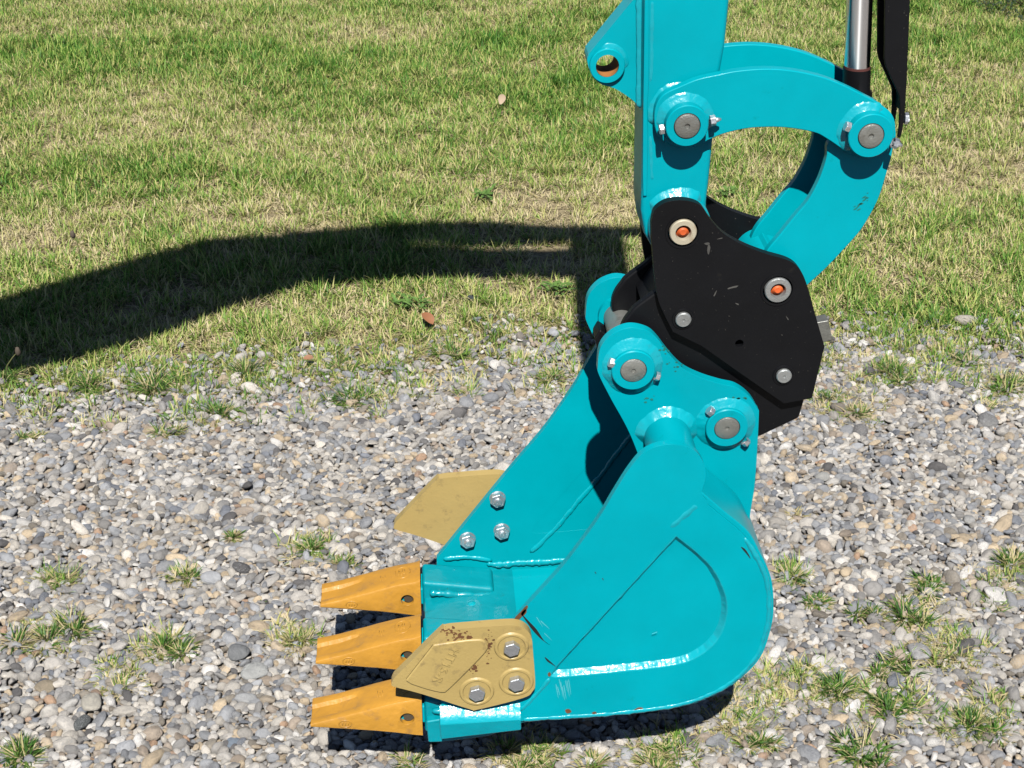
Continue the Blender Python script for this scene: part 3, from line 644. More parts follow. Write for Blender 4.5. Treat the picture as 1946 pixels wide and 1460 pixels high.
for (a, b_, c_, d_, w_) in ((1028, 1182, 1042, 1194, 1.2), (1020, 1175, 1030, 1190, 1.0), (1035, 1205, 1047, 1216, .8), (1130, 1088, 1133, 1091, 1.2), (1144, 1100, 1147, 1103, 1.2), (1240, 1205, 1248, 1202, .4)):
    mark('scratch', spn, [(a, b_), (a + w_, b_ - w_), (c_ + w_ * .3, d_ - w_ * .3), (c_, d_)], -YB, M['scratch_pale'] if w_ != 1.2 or a < 1100 else M['bare_scratch'])
# inner face of the far plate carries a long weld seam
spf = [o for o in bucket.children if o.name.startswith('side_plate')][-1]
bead('weld_bead', [(1008, 1050), (1030, 1030), (1060, 1000), (1100, 952), (1140, 905), (1185, 845), (1225, 800)], YB - 0.011, 0.0042, spf, seed=21, flatten=0.5, lump=0.2)
bead('weld_bead', [(925, 1072), (950, 1074), (990, 1070), (1060, 1067), (1110, 1060)], YB - 0.012, 0.0055, spf, seed=22, lump=0.5)
bead('weld_bead', [(842, 1062), (870, 1060), (900, 1060), (935, 1066)], YB - 0.012, 0.0045, spf, seed=23)
# wrapped shell: floor, round back, top
path = [(985, 1374), (1071, 1369), (1182, 1361), (1293, 1347), (1359, 1324), (1404, 1296), (1446, 1252), (1467, 1193), (1471, 1148), (1466, 1100), (1446, 1054), (1422, 1012), (1375, 972), (1333, 936)]
sp_ = smooth(P(path, -YB), 6, closed=False); q = [np.array(p) for p in sp_]; inn = []
for i in range(len(q)):
    t = q[min(i + 1, len(q) - 1)] - q[max(i - 1, 0)]; t /= np.linalg.norm(t); inn.append(tuple(q[i] + 0.010 * np.array([-t[1], t[0]])))
prism('shell', sp_ + inn[::-1], -YB + 0.0025, YB - 0.0025, M['cyan_paint'], bucket, bevel=0.0012)
# torque tube
tc_ = U(1288, 899, -YB)
lathe('torque_tube', tc_, [(0.0, -YB + 0.011), (0.031, -YB + 0.011), (0.031, YB - 0.011), (0.0, YB - 0.011)], M['cyan_paint'], bucket)
# top closing plate from the tube to the wrap
tp = P([(1333, 936), (1340, 931), (1300, 880), (1290, 890)], -YB)
a_ = np.array(U(1333, 936, -YB)); c_ = np.array(tc_); dn_ = (c_ - a_) / np.linalg.norm(c_ - a_); nn_ = np.array([-dn_[1], dn_[0]])
prism('top_plate', [tuple(a_ - nn_ * .0), tuple(a_ - nn_ * .009), tuple(c_ - nn_ * .009), tuple(c_)], -YB + 0.012, YB - 0.012, M['cyan_paint'], bucket, bevel=0)
# ears
ear = P([(1136, 695), (1140.5, 663), (1158, 640), (1181, 627), (1204, 623), (1232, 630), (1250, 645), (1273, 675), (1299, 701), (1333, 718), (1371, 730), (1400, 737), (1425, 755),
         (1440, 778), (1442, 795), (1435.5, 911), (1426, 975, 1), (1421, 1030, 1), (1330, 985, 1), (1235, 925, 1), (1198, 827), (1161, 758), (1138, 712)], -0.0825)
h1 = U(1204, 705, -0.0945); h2 = U(1382, 814.5, -0.0945); rb = RW(1204, 705, -0.0945, 42); rp = RW(1204, 705, -0.0945, 25)
for sgn in (-1, 1):
    e = prism('ear_plate', smooth(ear, 6), sgn * 0.0825, sgn * 0.0675, M['cyan_paint'], bucket, bevel=0.0016)
    for k, h in enumerate((h1, h2)):
        y0 = sgn * 0.0945; y1 = sgn * 0.0825; s_ = sgn
        lathe('hub', h, [(rp * 1.03, y1), (rp * 1.03, y0), (rb - 0.0012, y0), (rb, y0 - s_ * 0.0012), (rb, y1 + s_ * 0.003), (rb + 0.004, y1 + s_ * 0.0005), (rb + 0.009, y1 - s_ * 0.001)], M['cyan_paint'], e)
        lathe('hub', h, [(rp * 1.03, -y1 * 0.82), (rp * 1.03, sgn * 0.058), (rb, sgn * 0.058), (rb, sgn * 0.0675)], M['cyan_paint'], e)
        fillet_ring('weld_fillet', h, rb, y1, 0.007, 0.0125, s_, e, seed=40 + k)
    if sgn < 0: fillet_ring('weld_fillet', tc_, 0.031, -0.0825, 0.010, 0.012, -1, e, seed=50, a0=-0.4, a1=3.5)
e0_ = [o for o in bucket.children if o.name.startswith('ear_plate')][0]; u0_ = random.Random(3)
for (a, b_, sx_, sy_) in ((1281, 693, 8, 4), (1262, 665, 5, 3), (1405, 760, 6, 4), (1230, 760, 7, 3), (1318, 880, 5, 6)):
    for k in range(7):
        ax_, by_, q_ = u0_.gauss(a, sx_), u0_.gauss(b_, sy_), u0_.uniform(.7, 2.2)
        mark('smudge', e0_, [(ax_ - q_ * 1.6, by_), (ax_, by_ - q_), (ax_ + q_ * 1.5, by_ - q_ * .3), (ax_ + q_ * .5, by_ + q_ * .8)], -0.0825, M['smudge'])
bpin = []
for h in (h1, h2):
    p_ = lathe('bucket_pin', h, [(0, -0.0928), (0.0022, -0.0930), (0.003, -0.0948), (rp - 0.0025, -0.0952), (rp - 0.0005, -0.0940), (rp, -0.0925), (rp, 0.0925), (rp - 0.001, 0.0935), (0, 0.0935)], M['pin_steel'], bucket); bpin.append(p_)
for (a, c) in (((1161, 689), (1248, 715)), ((1349, 781), (1417, 840))):
    A3 = Vector((U(*a, -0.089)[0], -0.089, U(*a, -0.089)[1])); B3 = Vector((U(*c, -0.089)[0], -0.089, U(*c, -0.089)[1])); ax = (A3 - B3).normalized()
    hexbolt('keeper_bolt', A3 - ax * 0.004, ax, 0.0068, 0.007, M['zinc'], bucket)
    hexbolt('keeper_bolt', B3 + ax * 0.002, -ax, 0.0062, 0.006, M['zinc'], bucket)
# cutting edge, adapters
lipx = U(806, 1380, -0.165)[0]
fl = U(835, 1376, -0.1945); fr = U(990, 1366, -0.1945); bl = U(838, 1406, -0.1945); br = U(991, 1388, -0.1945)
prism('wear_strip', [fl, fr, br, bl], -0.195, -YB - 0.0015, M['cyan_cast'], bucket, bevel=0.0022)
fv = []; ff = []; NX = 60
for i in range(NX + 1):
    t = i / NX; px_ = 836 + 152 * t; xt, zt_ = U(px_, 1342 - 5 * t, -YB); xb_, zb_ = U(px_, 1375 - 8 * t, -0.1945); qn = Vector((xt * 60, 1, 2)); wv_ = 0.0016 * noise.noise(qn) + 0.0008 * noise.noise(qn * 4)
    for j, (yy, zz_) in enumerate(((-YB + .001, zt_ + .002 + wv_), (-YB - .0016, zt_ - .001 + wv_), (-0.1862 + wv_ * .5, (zt_ + zb_) / 2 + .0010 + wv_), (-0.1946, zb_ + .0002), (-0.1948, zb_ - .003))): fv.append((xt, yy - 0.0002, zz_))
for i in range(NX):
    for j in range(4): ff.append((i * 5 + j, i * 5 + j + 1, i * 5 + j + 6, i * 5 + j + 5))
mesh_obj('weld_fillet', fv, ff, M['cyan_weld'], bucket, sub=True)
zt = U(838, 1372, -YB)[1]; zb = U(838, 1402, -YB)[1]
lp = P([(810, 1372, 1), (850, 1366), (940, 1358), (1010, 1358), (1020, 1369, 1), (960, 1384), (930, 1399), (850, 1410), (814, 1412, 1)], -0.172)
prism('cutting_edge', smooth(lp, 4), -0.172, 0.172, M['cyan_cast'], bucket, bevel=0.003, seg=3)
TS = [(609, 1114, 1150, 1156), (638, 1104, 1143, 1160), (652, 1101, 1140, 1161), (682, 1095, 1132, 1163), (700, 1092, 1127.5, 1164.5), (721, 1087, 1121.5, 1166), (755, 1078, 1113, 1169.5), (789, 1069, 1107, 1174), (801, 1066, 1103, 1175)]
TW = 0.028; YT = 0.135
def tooth(yc):
    """tapered cap with a dished top, square socket end and rounded edges"""
    sec = []
    for i, (px, yf, yr, yb_) in enumerate(TS):
        x, z0 = U(px, yb_, YT - TW); _, z1 = U(px, yr, YT - TW)
        dish = [0.006, 0.0065, 0.0065, 0.0045, 0.0, 0, 0, 0, 0][i]
        w = TW
        c = min(0.0045, (z1 - z0) * 0.35)
        prof = [(-w, z0 + c), (-w, z1 - c), (-w + c * 0.35, z1 - c * 0.3), (-w + c * 1.3, z1)]
        for t, dd in ((-0.52, 0.25), (-0.38, 1), (0, 1.05), (0.38, 1), (0.52, 0.25)): prof.append((w * t, z1 - dish * dd))
        prof += [(w - c * 1.3, z1), (w - c * 0.35, z1 - c * 0.3), (w, z1 - c), (w, z0 + c), (w - c, z0), (0, z0), (-w + c, z0)]
        sec.append([(x, yc + a, z) for a, z in prof])
    V = []; F = []; n = len(sec[0])
    fine = []
    for i in range(len(sec) - 1):
        a, b2 = np.array(sec[i]), np.array(sec[i + 1])
        for k in range(3): fine.append(a + (b2 - a) * k / 3)
    fine.append(np.array(sec[-1]))
    for s3 in fine: V += [tuple(p) for p in s3]
    for i in range(len(fine) - 1):
        for k in range(n): F.append((i * n + k, i * n + (k + 1) % n, (i + 1) * n + (k + 1) % n, (i + 1) * n + k))
    F.append(tuple(range(n))); F.append(tuple((len(fine) - 1) * n + k for k in range(n)))
    me_o = mesh_obj('tooth', V, F, M['tooth_yellow'], bucket, 0.0012, 2)
    hx, hz = U(774, 1141, YT - TW); hr = RW(774, 1141, YT, 12)
    # cut the pin hole through the flanks
    cut = lathe('hole', (hx, hz), [(0, yc - 0.05), (hr, yc - 0.05), (hr, yc + 0.05), (0, yc + 0.05)], None, None, 24)
    md = me_o.modifiers.new('hole', 'BOOLEAN'); md.object = cut; md.solver = 'EXACT'
    me_o.modifiers.move(1, 0)
    dg = bpy.context.evaluated_depsgraph_get(); nm = bpy.data.meshes.new_from_object(me_o.evaluated_get(dg)); me_o.modifiers.clear(); me_o.data = nm
    bpy.data.objects.remove(cut)
    lathe('retaining_pin', (hx + 0.002, hz), [(0, yc - 0.0235), (hr * 0.74, yc - 0.0235), (hr * 0.78, yc - 0.022), (hr * 0.78, yc + 0.024), (0, yc + 0.024)], M['pin_dark'], me_o, 20)
    # cast marks: ring with strokes on the top and on the flank
    def on_top(px, f):   # f: -1 near edge .. 1 far edge
        xs = [t[0] for t in TS]; yr = np.interp(px, xs, [t[2] for t in TS]); x, z = U(px, yr, YT - TW); return (x, yc + f * TW, z + 0.0002)
    cxm, cym, czm = on_top(765, 0.1)
    slope = (on_top(780, 0)[2] - on_top(750, 0)[2]) / (on_top(780, 0)[0] - on_top(750, 0)[0])
    rg_ = [(cxm + 0.0115 * math.cos(t), cym + 0.014 * math.sin(t), czm + slope * 0.0115 * math.cos(t)) for t in np.linspace(0, 2 * math.pi, 29)[:-1]]
    mk = tube('cast_mark', rg_, 0.0009, M['tooth_yellow'], me_o, 6, closed=True)
    for (u0, v0, u1, v1) in ((-6, -6, -6, 6), (-2, -8, 0, 8), (3, -6, 3, 7), (-6, 6, 3, -5)):
        tube('cast_mark', [(cxm + u0 / 1000, cym + v0 / 1000, czm + slope * u0 / 1000 + .0003), (cxm + (u0 + u1) / 2000, cym + (v0 + v1) / 2000, czm + slope * (u0 + u1) / 2000 + .0003), (cxm + u1 / 1000, cym + v1 / 1000, czm + slope * u1 / 1000 + .0003)], 0.0010, M['tooth_yellow'], me_o, 6)
    c1 = on_top(727, 0.0)
    for dx in (-0.0035, 0.0, 0.0035):
        tube('cast_mark', [(c1[0] + dx, c1[1] - 0.007, c1[2] + slope * dx + .0002), (c1[0] + dx, c1[1], c1[2] + slope * dx + .0002), (c1[0] + dx, c1[1] + 0.007 * (1 if dx else 0.4), c1[2] + slope * dx + .0002)], 0.0009, M['tooth_yellow'], me_o, 6)
    fx, fz = U(668, 1149, YT - TW); yf_ = yc - TW - 0.0001
    tube('cast_mark', [(fx + 0.0085 * math.cos(t), yf_, fz + 0.0062 * math.sin(t)) for t in np.linspace(0, 2 * math.pi, 25)[:-1]], 0.0009, M['tooth_yellow'], me_o, 6, closed=True)
    for dx in (-0.004, 0, 0.004):
        tube('cast_mark', [(fx + dx, yf_, fz - 0.0035), (fx + dx + .001, yf_, fz), (fx + dx, yf_, fz + 0.0035)], 0.0008, M['tooth_yellow'], me_o, 6)
    # adapter behind the cap
    x0, zb_ = U(803, 1170, YT - TW); _, zt_ = U(803, 1108, YT - TW); x1 = U(945, 1120, YT - TW)[0]
    z1b = U(945, 1150, YT - TW)[1]; z1t = U(945, 1118, YT - TW)[1]
    ap = mesh_obj('adapter', [(x0 + .0012, yc - .026, zb_), (x0 + .0012, yc + .026, zb_), (x0 + .0012, yc + .026, zt_), (x0 + .0012, yc - .026, zt_),
                   (x1, yc - .030, z1b), (x1, yc + .030, z1b), (x1 - 0.006, yc + .028, z1t), (x1 - 0.006, yc - .028, z1t)],
                  [(0, 1, 2, 3), (4, 5, 6, 7), (0, 1, 5, 4), (1, 2, 6, 5), (2, 3, 7, 6), (3, 0, 4, 7)], M['cyan_cast'], bucket, 0.006, 4)
    nose = mesh_obj('nose', [(hx - .018, yc - .019, hz - .008), (hx - .018, yc + .019, hz - .008), (hx - .018, yc + .019, hz + .008), (hx - .018, yc - .019, hz + .008),
                   (x0 + .004, yc - .021, hz - .016), (x0 + .004, yc + .021, hz - .016), (x0 + .004, yc + .021, hz + .016), (x0 + .004, yc - .021, hz + .016)],
                  [(0, 1, 2, 3), (4, 5, 6, 7), (0, 1, 5, 4), (1, 2, 6, 5), (2, 3, 7, 6), (3, 0, 4, 7)], M['cyan_paint'], ap, 0.003, 2)
    ysn = yc - .029
    tube('weld_bead', densify([(x0 + .012, ysn, zt_ - .018), (x0 + .06, ysn - .001, (zt_ + z1t) / 2 - .016), (x1, ysn - .001, z1t - .014)], .003), 0.005, M['cyan_cast'], ap, 8, 0.4, 0.4, seed=int(yc * 100) + 70)
    tube('weld_bead', densify([(x1 - .002, yc - .032, z1b + .004), (x1 + .001, yc, (z1b + z1t) / 2), (x1 - .002, yc + .032, z1b + .004)], .003), 0.006, M['cyan_cast'], ap, 8, 0.4, 0.4, seed=int(yc * 100) + 80)
    return me_o
for yc, lb in ((-YT, None), (0.0, None), (YT, None)): tooth(yc)
dx_, dz_ = U(897, 1150, 0.07)
bm_dome = lathe('plug_weld', (0, 0), [(0, 0)], M['cyan_cast'], None) if False else None
# lip top surface between the adapters, dome weld on it
gd = G(897, 1150, U(900, 1364, -0.172)[1] - GZ)
verts = []; faces = []
for i in range(6):
    el = i / 5 * math.pi / 2
    for k in range(16): verts.append((gd[0] + 0.009 * math.cos(el) * math.cos(k * math.pi / 8), gd[1] + 0.009 * math.cos(el) * math.sin(k * math.pi / 8), U(900, 1364, -0.172)[1] - 0.001 + 0.006 * math.sin(el)))
for i in range(5):
    for k in range(16): faces.append((i * 16 + k, i * 16 + (k + 1) % 16, (i + 1) * 16 + (k + 1) % 16, (i + 1) * 16 + k))
mesh_obj('plug_weld', verts, faces, M['cyan_weld'], bucket, sub=True)
# side cutters
CF = -0.1925
cut_o = P([(744, 1300), (748, 1290, 1), (832, 1207), (846, 1199), (880, 1195), (958, 1189), (985, 1190), (1001, 1198), (1010, 1212), (1013, 1240), (1017, 1298), (1012, 1314), (993, 1327), (907, 1349), (893, 1348), (816, 1323.5), (779, 1313), (748, 1305)], CF)
pad = P([(823, 1224, 1), (870, 1217), (900, 1214), (917, 1215), (926, 1224), (923, 1238), (888, 1275), (853, 1309), (841, 1315), (812, 1309), (781, 1299, 1), (770, 1292, 1)], CF)
bolts = [(972, 1229), (981, 1295.5), (906, 1314)]
for sgn in (-1, 1):
    yf = sgn * 0.1925
    c = prism('side_cutter', smooth(cut_o, 5), yf, sgn * (YB + 0.0008), M['cutter_tan'], bucket, bevel=0.0035, seg=3)
    c['label'] = 'near tan side cutter with raised lettering and rust stains' if sgn < 0 else 'far tan side cutter pointing past the bucket edge'
    prism('raised_pad', smooth(pad, 5), yf + sgn * 0.0028, yf - sgn * 0.002, M['cutter_tan'], c, bevel=0.0024, seg=3)
    for (bx, by) in bolts:
        x, z = U(bx, by, CF); rr_ = RW(bx, by, CF, 30); rh = RW(bx, by, CF, 16.5)
        lathe('washer_seat', (x, z), [(0, yf + sgn * 0.0008), (rr_ - 0.0035, yf + sgn * 0.0008), (rr_ - 0.002, yf + sgn * 0.0024), (rr_ + 0.0008, yf + sgn * 0.0022), (rr_ + 0.003, yf - sgn * 0.0004)], M['cutter_tan'], c)
        if sgn < 0:
            bt = hexbolt('bolt', (x, yf - 0.0006, z), (0, -1, 0), rh, 0.0085, M['zinc'], c)
        else:
            hexbolt('nut', (x, YB - 0.011, z), (0, -1, 0), rh * 1.08, 0.009, M['zinc'], c, washer=rh * 1.1)
            lathe('bolt', (x, z), [(0, YB - 0.026), (0.0045, YB - 0.026), (0.0055, YB - 0.0245), (0.0055, YB - 0.012)], M['zinc'], c, 16)
    if sgn < 0:
        tcu = bpy.data.curves.new('lettering', 'FONT'); tcu.body = 'HT15-R'; tcu.size = 0.0172; tcu.extrude = 0.0010; tcu.bevel_depth = 0.0; tcu.align_x = 'CENTER'; tcu.align_y = 'CENTER'; tcu.space_character = 1.12
        to = bpy.data.objects.new('tmp', tcu); scn.collection.objects.link(to); dg = bpy.context.evaluated_depsgraph_get(); dg.update()
        tm = bpy.data.meshes.new_from_object(to.evaluated_get(dg)); bpy.data.objects.remove(to)
        A2 = np.array(U(864, 1232, CF)); B2 = np.array(U(829, 1292, CF)); d2 = (B2 - A2) / np.linalg.norm(B2 - A2); c2 = (A2 + B2) / 2
        up2 = np.array([-d2[1], d2[0]])
        for v in tm.vertices:
            u, w_, h_ = v.co; w_ *= 0.95; v.co = (c2[0] + d2[0] * u + up2[0] * w_, yf - 0.0028 - h_ - 0.0004, c2[1] + d2[1] * u + up2[1] * w_)
        lo = bpy.data.objects.new('lettering', tm); scn.collection.objects.link(lo); tm.materials.clear(); tm.materials.append(M['cutter_tan']); put(lo, c)
        def stain(pts):
            rs = random.Random(len(pts) + int(pts[0][0])); V = []; F = []
            xs = [p[0] for p in pts]; ys = [p[1] for p in pts]; mx_, my_ = sum(xs) / len(xs), sum(ys) / len(ys); sx_, sy_ = (max(xs) - min(xs)) * .42, (max(ys) - min(ys)) * .42
            for _ in range(46):
                a, b2 = rs.gauss(mx_, sx_), rs.gauss(my_, sy_); rad = rs.choice((0.7, 0.9, 1.2, 1.8, 2.6)) * (1 if _ > 8 else 1.3); yy = yf - 0.0002 - (0.0029 if False else 0)
                b0 = len(V); m_ = 7
                for q_ in range(m_):
                    t = 6.283 * q_ / m_; rr_ = rad * rs.uniform(.5, 1.2); x_, z_ = U(a + rr_ * 1.3 * math.cos(t), b2 + rr_ * .8 * math.sin(t), yy); V.append((x_, yy - _ * 1e-6, z_))
                F.append(tuple(range(b0, b0 + m_)))
            mesh_obj('rust_stain', V, F, M['brown_rust'], c, flat=True)
        for pts in ([(846, 1199), (868, 1197), (872, 1205), (862, 1207), (850, 1203)], [(864, 1206), (876, 1208), (884, 1214), (874, 1216)], [(924, 1216), (931, 1215), (932, 1228), (926, 1240), (921, 1243), (926, 1230)], [(900, 1262), (905, 1268), (900, 1274), (896, 1268)], [(888, 1210), (893, 1211), (892, 1214)]): stain(pts)

# ------------------------------------------------------------------ quick coupler
YC = 0.066
p1 = U(1298, 441, -YC); p2 = U(1478, 551, -YC)
coup = empty('quick_coupler', (p2[0], 0, 0.45), 'black quick coupler plates pinned between the arm and the bucket ears', 'quick coupler')
cp = P([(1238, 435), (1240, 412), (1247, 397), (1268, 384), (1299, 381), (1330, 390), (1350, 417), (1375, 444), (1413, 466), (1454, 482), (1500, 496), (1521, 514), (1534, 543), (1546, 586, 1), (1567, 659, 1), (1543, 757, 1),
        (1490, 767, 1), (1471, 754, 1), (1402, 706, 1), (1334, 658, 1), (1279, 631, 1), (1262, 597), (1249, 562), (1241, 490)], -YC)
q1 = U(1298, 606, -YC); q2 = U(1489, 713, -YC); q3 = U(1405, 653, -YC)
rring = RW(1298, 441, -YC, 26)
for sgn in (-1, 1):
    hl = [circle(*p1, rring * 1.12, 36), circle(*p2, rring * 1.12, 36), circle(*q3, RW(1405, 653, -YC, 8), 20)]
    c = prism('coupler_plate', smooth(cp, 5), sgn * YC, sgn * (YC - 0.012), M['black_paint'], coup, hl, 0.0018)
    for k, p_ in enumerate((p1, p2)):
        lathe('seat_ring', p_, [(rring * 1.11, sgn * (YC - .006)), (rring * 1.14, sgn * (YC + .001)), (rring * 1.3, sgn * (YC + .0012)), (rring * 1.33, sgn * (YC - .001))], M['black_paint'], c)
    for p_ in (q1, q2):
        r0 = RW(1298, 606, -YC, 15); s = sgn
        lathe('seat_ring', p_, [(r0 * 1.05, s * (YC - .004)), (r0 * 1.15, s * (YC + .0016)), (r0 * 1.38, s * (YC + .0016)), (r0 * 1.48, s * (YC - .001))], M['black_paint'], c)
        lathe('bolt', p_, [(0, s * (YC + .0042)), (0.0015, s * (YC + .0042)), (0.002, s * (YC + .0052)), (r0 - .0012, s * (YC + .0052)), (r0, s * (YC + .004)), (r0, s * (YC - .006))], M['zinc_dull'], c)
for pts_ in ([(1338, 463), (1345, 461), (1349, 463), (1344, 466)], [(1346, 464), (1350, 470), (1347, 484), (1344, 478)], [(1383, 548), (1392, 545), (1402, 543), (1400, 546), (1391, 548), (1384, 550)], [(1356, 562), (1361, 553), (1362, 554), (1358, 563)], [(1397, 576), (1404, 578), (1402, 580)], [(1362, 455), (1372, 452), (1372, 453.5)], [(1493, 600), (1499, 607), (1497, 608)]):
    prism('scuff', smooth(P(pts_, -YC - .0002), 2), -YC - .0003, -YC + .001, M['scuff_grey'], coup, bevel=0)
for k, p_ in enumerate((p1, p2)):
    mt = M['cream_ring'] if k == 0 else M['zinc_dull']
    ri = rring * 0.55
    pn = lathe('hollow_pin', p_, [(ri * .9, 0), (ri, -YC - .001), (ri * 1.08, -YC - .0035), (rring * .93, -YC - .0035), (rring, -YC - .002), (rring, YC + .002), (rring * .93, YC + .0035), (ri, YC + .0035), (ri * .9, 0)], mt, coup)
    pn['label'] = 'pin with rust-stained cream collar' if k == 0 else 'pin with clean grey collar'
    pg = lathe('plug', p_, [(0, -YC - .0012), (ri * .4, -YC - .0016), (ri * .62, -YC - .0002), (ri * .8, -YC + .0025), (ri * .97, -YC + .0035), (ri * .97, 0.0)], M['orange_plug'], pn, 14)
body = P([(1246, 556, 1), (1208, 584), (1196, 598), (1184, 615), (1178, 636), (1184, 668), (1200, 700), (1240, 735), (1300, 790, 1), (1400, 842, 1), (1447, 829, 1), (1519, 795, 1), (1530, 757, 1), (1535, 690, 1), (1500, 600, 1), (1330, 540, 1), (1262, 540, 1)], -0.052)
for sgn in (-1, 1):
    b_ = prism('body_plate', smooth(body, 4), sgn * 0.052, sgn * 0.038, M['black_paint'], coup, bevel=0.0035, seg=3)
# cross members between the body plates
def crossbox(name, pts, Y, y0, y1, mat, parent, bev=0.002): return prism(name, P(pts, Y), y0, y1, mat, parent, bevel=bev)
crossbox('cross_member', [(1262, 552), (1300, 548), (1300, 600), (1225, 600)], -0.052, -0.038, 0.038, M['black_paint'], coup)
crossbox('cross_member', [(1300, 720), (1440, 780), (1440, 815), (1290, 760)], -0.052, -0.038, 0.038, M['black_paint'], coup)
crossbox('cross_member', [(1470, 640), (1530, 660), (1528, 740), (1470, 730)], -0.052, -0.038, 0.038, M['black_paint'], coup)
lathe('spacer', q1, [(0.02, -0.054), (0.02, 0.054)], M['black_paint'], coup, 24)
lathe('bushing', h1, [(rp + .0015, -0.066), (rp + .0045, -0.066), (rp + .0045, 0.066), (rp + .0015, 0.066)], M['pin_steel'], coup)
prism('front_jaw', P([(1128, 634), (1138, 617), (1165, 636), (1186, 640), (1180, 690), (1150, 690), (1134, 660)], 0.045), 0.030, 0.062, M['black_paint'], coup, bevel=0.003)
prism('locking_lug', P([(1540, 610), (1572, 604), (1580, 642), (1545, 650)], 0.0), -0.008, 0.012, M['pin_steel'], coup, bevel=0.0015)

# ------------------------------------------------------------------ arm
arm = empty('excavator', (0.2, 0, 0.8), 'turquoise excavator arm with curved links coming down from the top edge', 'excavator arm')
YS = 0.040
ztop = 2.27
sl = U(1224, 0, -YS); sr = U(1387, 0, -YS); dl = U(1218.5, 410, -YS); dr = U(1343, 385, -YS)
sbx, sbz = U(1297, 437, -YC)
rS = RW(1292, 430, -YS, 60)
def along(a, c, z): t = (z - a[1]) / (c[1] - a[1]); return (a[0] + (c[0] - a[0]) * t, z)
so2 = [(sl[0] - 0.02, ztop), (along(sl, U(1222, 200, -YS), 1.5)[0] - .0, 1.5), sl, U(1222, 200, -YS), U(1219.5, 361, -YS), U(1218, 400, -YS), U(1224, 445, -YS), U(1245, 480, -YS), U(1290, 498, -YS), U(1330, 480, -YS), U(1343, 440, -YS), dr,
       U(1348, 344, -YS), U(1356, 262, -YS), U(1369, 138, -YS), U(1378.5, 85, -YS), sr, (sr[0] + 0.03, 1.5), (sr[0] + 0.02, ztop)]
stick = prism('stick', so2, -YS, YS, M['cyan_paint'], arm, bevel=0.006, seg=4)
# raised edge strip down the front corner and seam
es = P([(1224.5, 0), (1222, 200), (1221, 330), (1222, 372), (1229, 372), (1230, 330), (1231, 250), (1230, 205), (1233, 150), (1233.5, 0)], -YS)
es = [(es[0][0], ztop - .1)] + es + [(es[-1][0], ztop - .1)]
prism('edge_strip', es, -YS - 0.0022, -YS + .002, M['cyan_paint'], stick, bevel=0.001)
bead('weld_bead', [(1239, 0), (1238.5, 60), (1238, 120), (1236, 160)], -YS + .0008, 0.0028, stick, seed=101, lump=.15, flatten=.4)
bead('weld_bead', [(1236, 255), (1237, 300), (1240, 345)], -YS + .001, 0.003, stick, seed=102, lump=.2, flatten=.5)
b1 = U(1306, 240, -0.075); b2 = U(1655.5, 259, -0.075); rL = RW(1306, 240, -0.075, 41); rL2 = RW(1655, 259, -0.075, 43.5); rPin = RW(1306, 240, -0.075, 25)
ringc = U(1292, 432, -0.05)
lathe('pivot_boss', ringc, [(0.0, -0.0525), (RW(1290, 430, -.05, 58), -0.0525), (RW(1290, 430, -.05, 60), -0.050), (RW(1290, 430, -.05, 60), 0.050), (RW(1290, 430, -.05, 58), 0.0525), (0, 0.0525)], M['cyan_paint'], stick)
fillet_ring('weld_fillet', ringc, RW(1290, 430, -.05, 60), -YS, 0.009, 0.010, -1, stick, seed=104, a0=0.85, a1=2.65)
lathe('pivot_boss', b1, [(0.0, -YS - .0018), (rL * 1.2, -YS - .0018), (rL * 1.25, -YS + .001), (rL * 1.25, YS - .001), (0, YS + .0018)], M['cyan_paint'], stick)
fillet_ring('weld_fillet', b1, rL * 1.25, -YS, 0.008, 0.014, -1, stick, seed=105, a0=0.9, a1=3.5)
# front bracket with an empty pin hole
br_o = P([(1226, -60, 1), (1203, 0, 1), (1126, 94), (1118, 106), (1116, 116), (1121, 135), (1130, 150), (1144, 161), (1167, 168), (1189, 181), (1208, 196), (1221, 214, 1), (1235, 214, 1), (1240, -60, 1)], -0.0175)
hb = U(1155.5, 129, -0.029); rh = RW(1155, 129, -0.029, 22.3); rbo = RW(1155, 129, -0.029, 34)
bk = prism('bracket', smooth(br_o, 5), -0.0175, 0.0175, M['cyan_paint'], arm, [circle(*hb, rh * 1.3, 32)], 0.0014)
lathe('bracket_boss', hb, [(rh, 0.0235), (rh, -0.0235), (rbo - .001, -0.0235), (rbo, -0.0225), (rbo, 0.0225), (rbo - .001, 0.0235), (rh, 0.0235)], M['cyan_paint'], bk)
lathe('bore', hb, [(rh - .0004, 0.0230), (rh - .0004, -0.0212)], M['rust'], bk)
fillet_ring('weld_fillet', hb, rbo, -0.0175, 0.002, 0.006, -1, bk, seed=110, a0=-.2, a1=1.9)
bead('weld_bead', [(1221, -50), (1219, 0), (1219, 60), (1219, 120), (1219, 205)], -0.0175, 0.0065, bk, seed=111, lump=.1, wob=.15, flatten=.28)
# curved links
up = P([(1243.5, 230), (1247, 201), (1261, 180), (1294, 164), (1326, 151), (1366, 142), (1402, 135), (1456, 131), (1510, 135), (1564, 147), (1607, 164), (1643, 182), (1671.5, 198), (1693, 219), (1702, 245), (1701, 268), (1686, 290), (1653.5, 300),
        (1621, 293), (1607, 288), (1571, 264), (1546, 252), (1492, 243), (1438, 243), (1402, 248), (1369, 257), (1344, 268, 1), (1333, 275), (1308, 283), (1276, 277), (1251, 259)], -0.0565)
low = P([(1612, 250), (1655, 214), (1690, 235), (1697, 270), (1694, 300), (1685, 330), (1674, 366), (1660.5, 397), (1635.7, 438), (1606, 472), (1572, 508), (1534, 543), (1500, 574), (1478, 583), (1450, 570), (1442, 545), (1444, 510), (1457, 478), (1482, 447), (1511, 411), (1534, 384),
         (1552, 352), (1563, 325), (1571, 298), (1575, 272)], -0.0415)
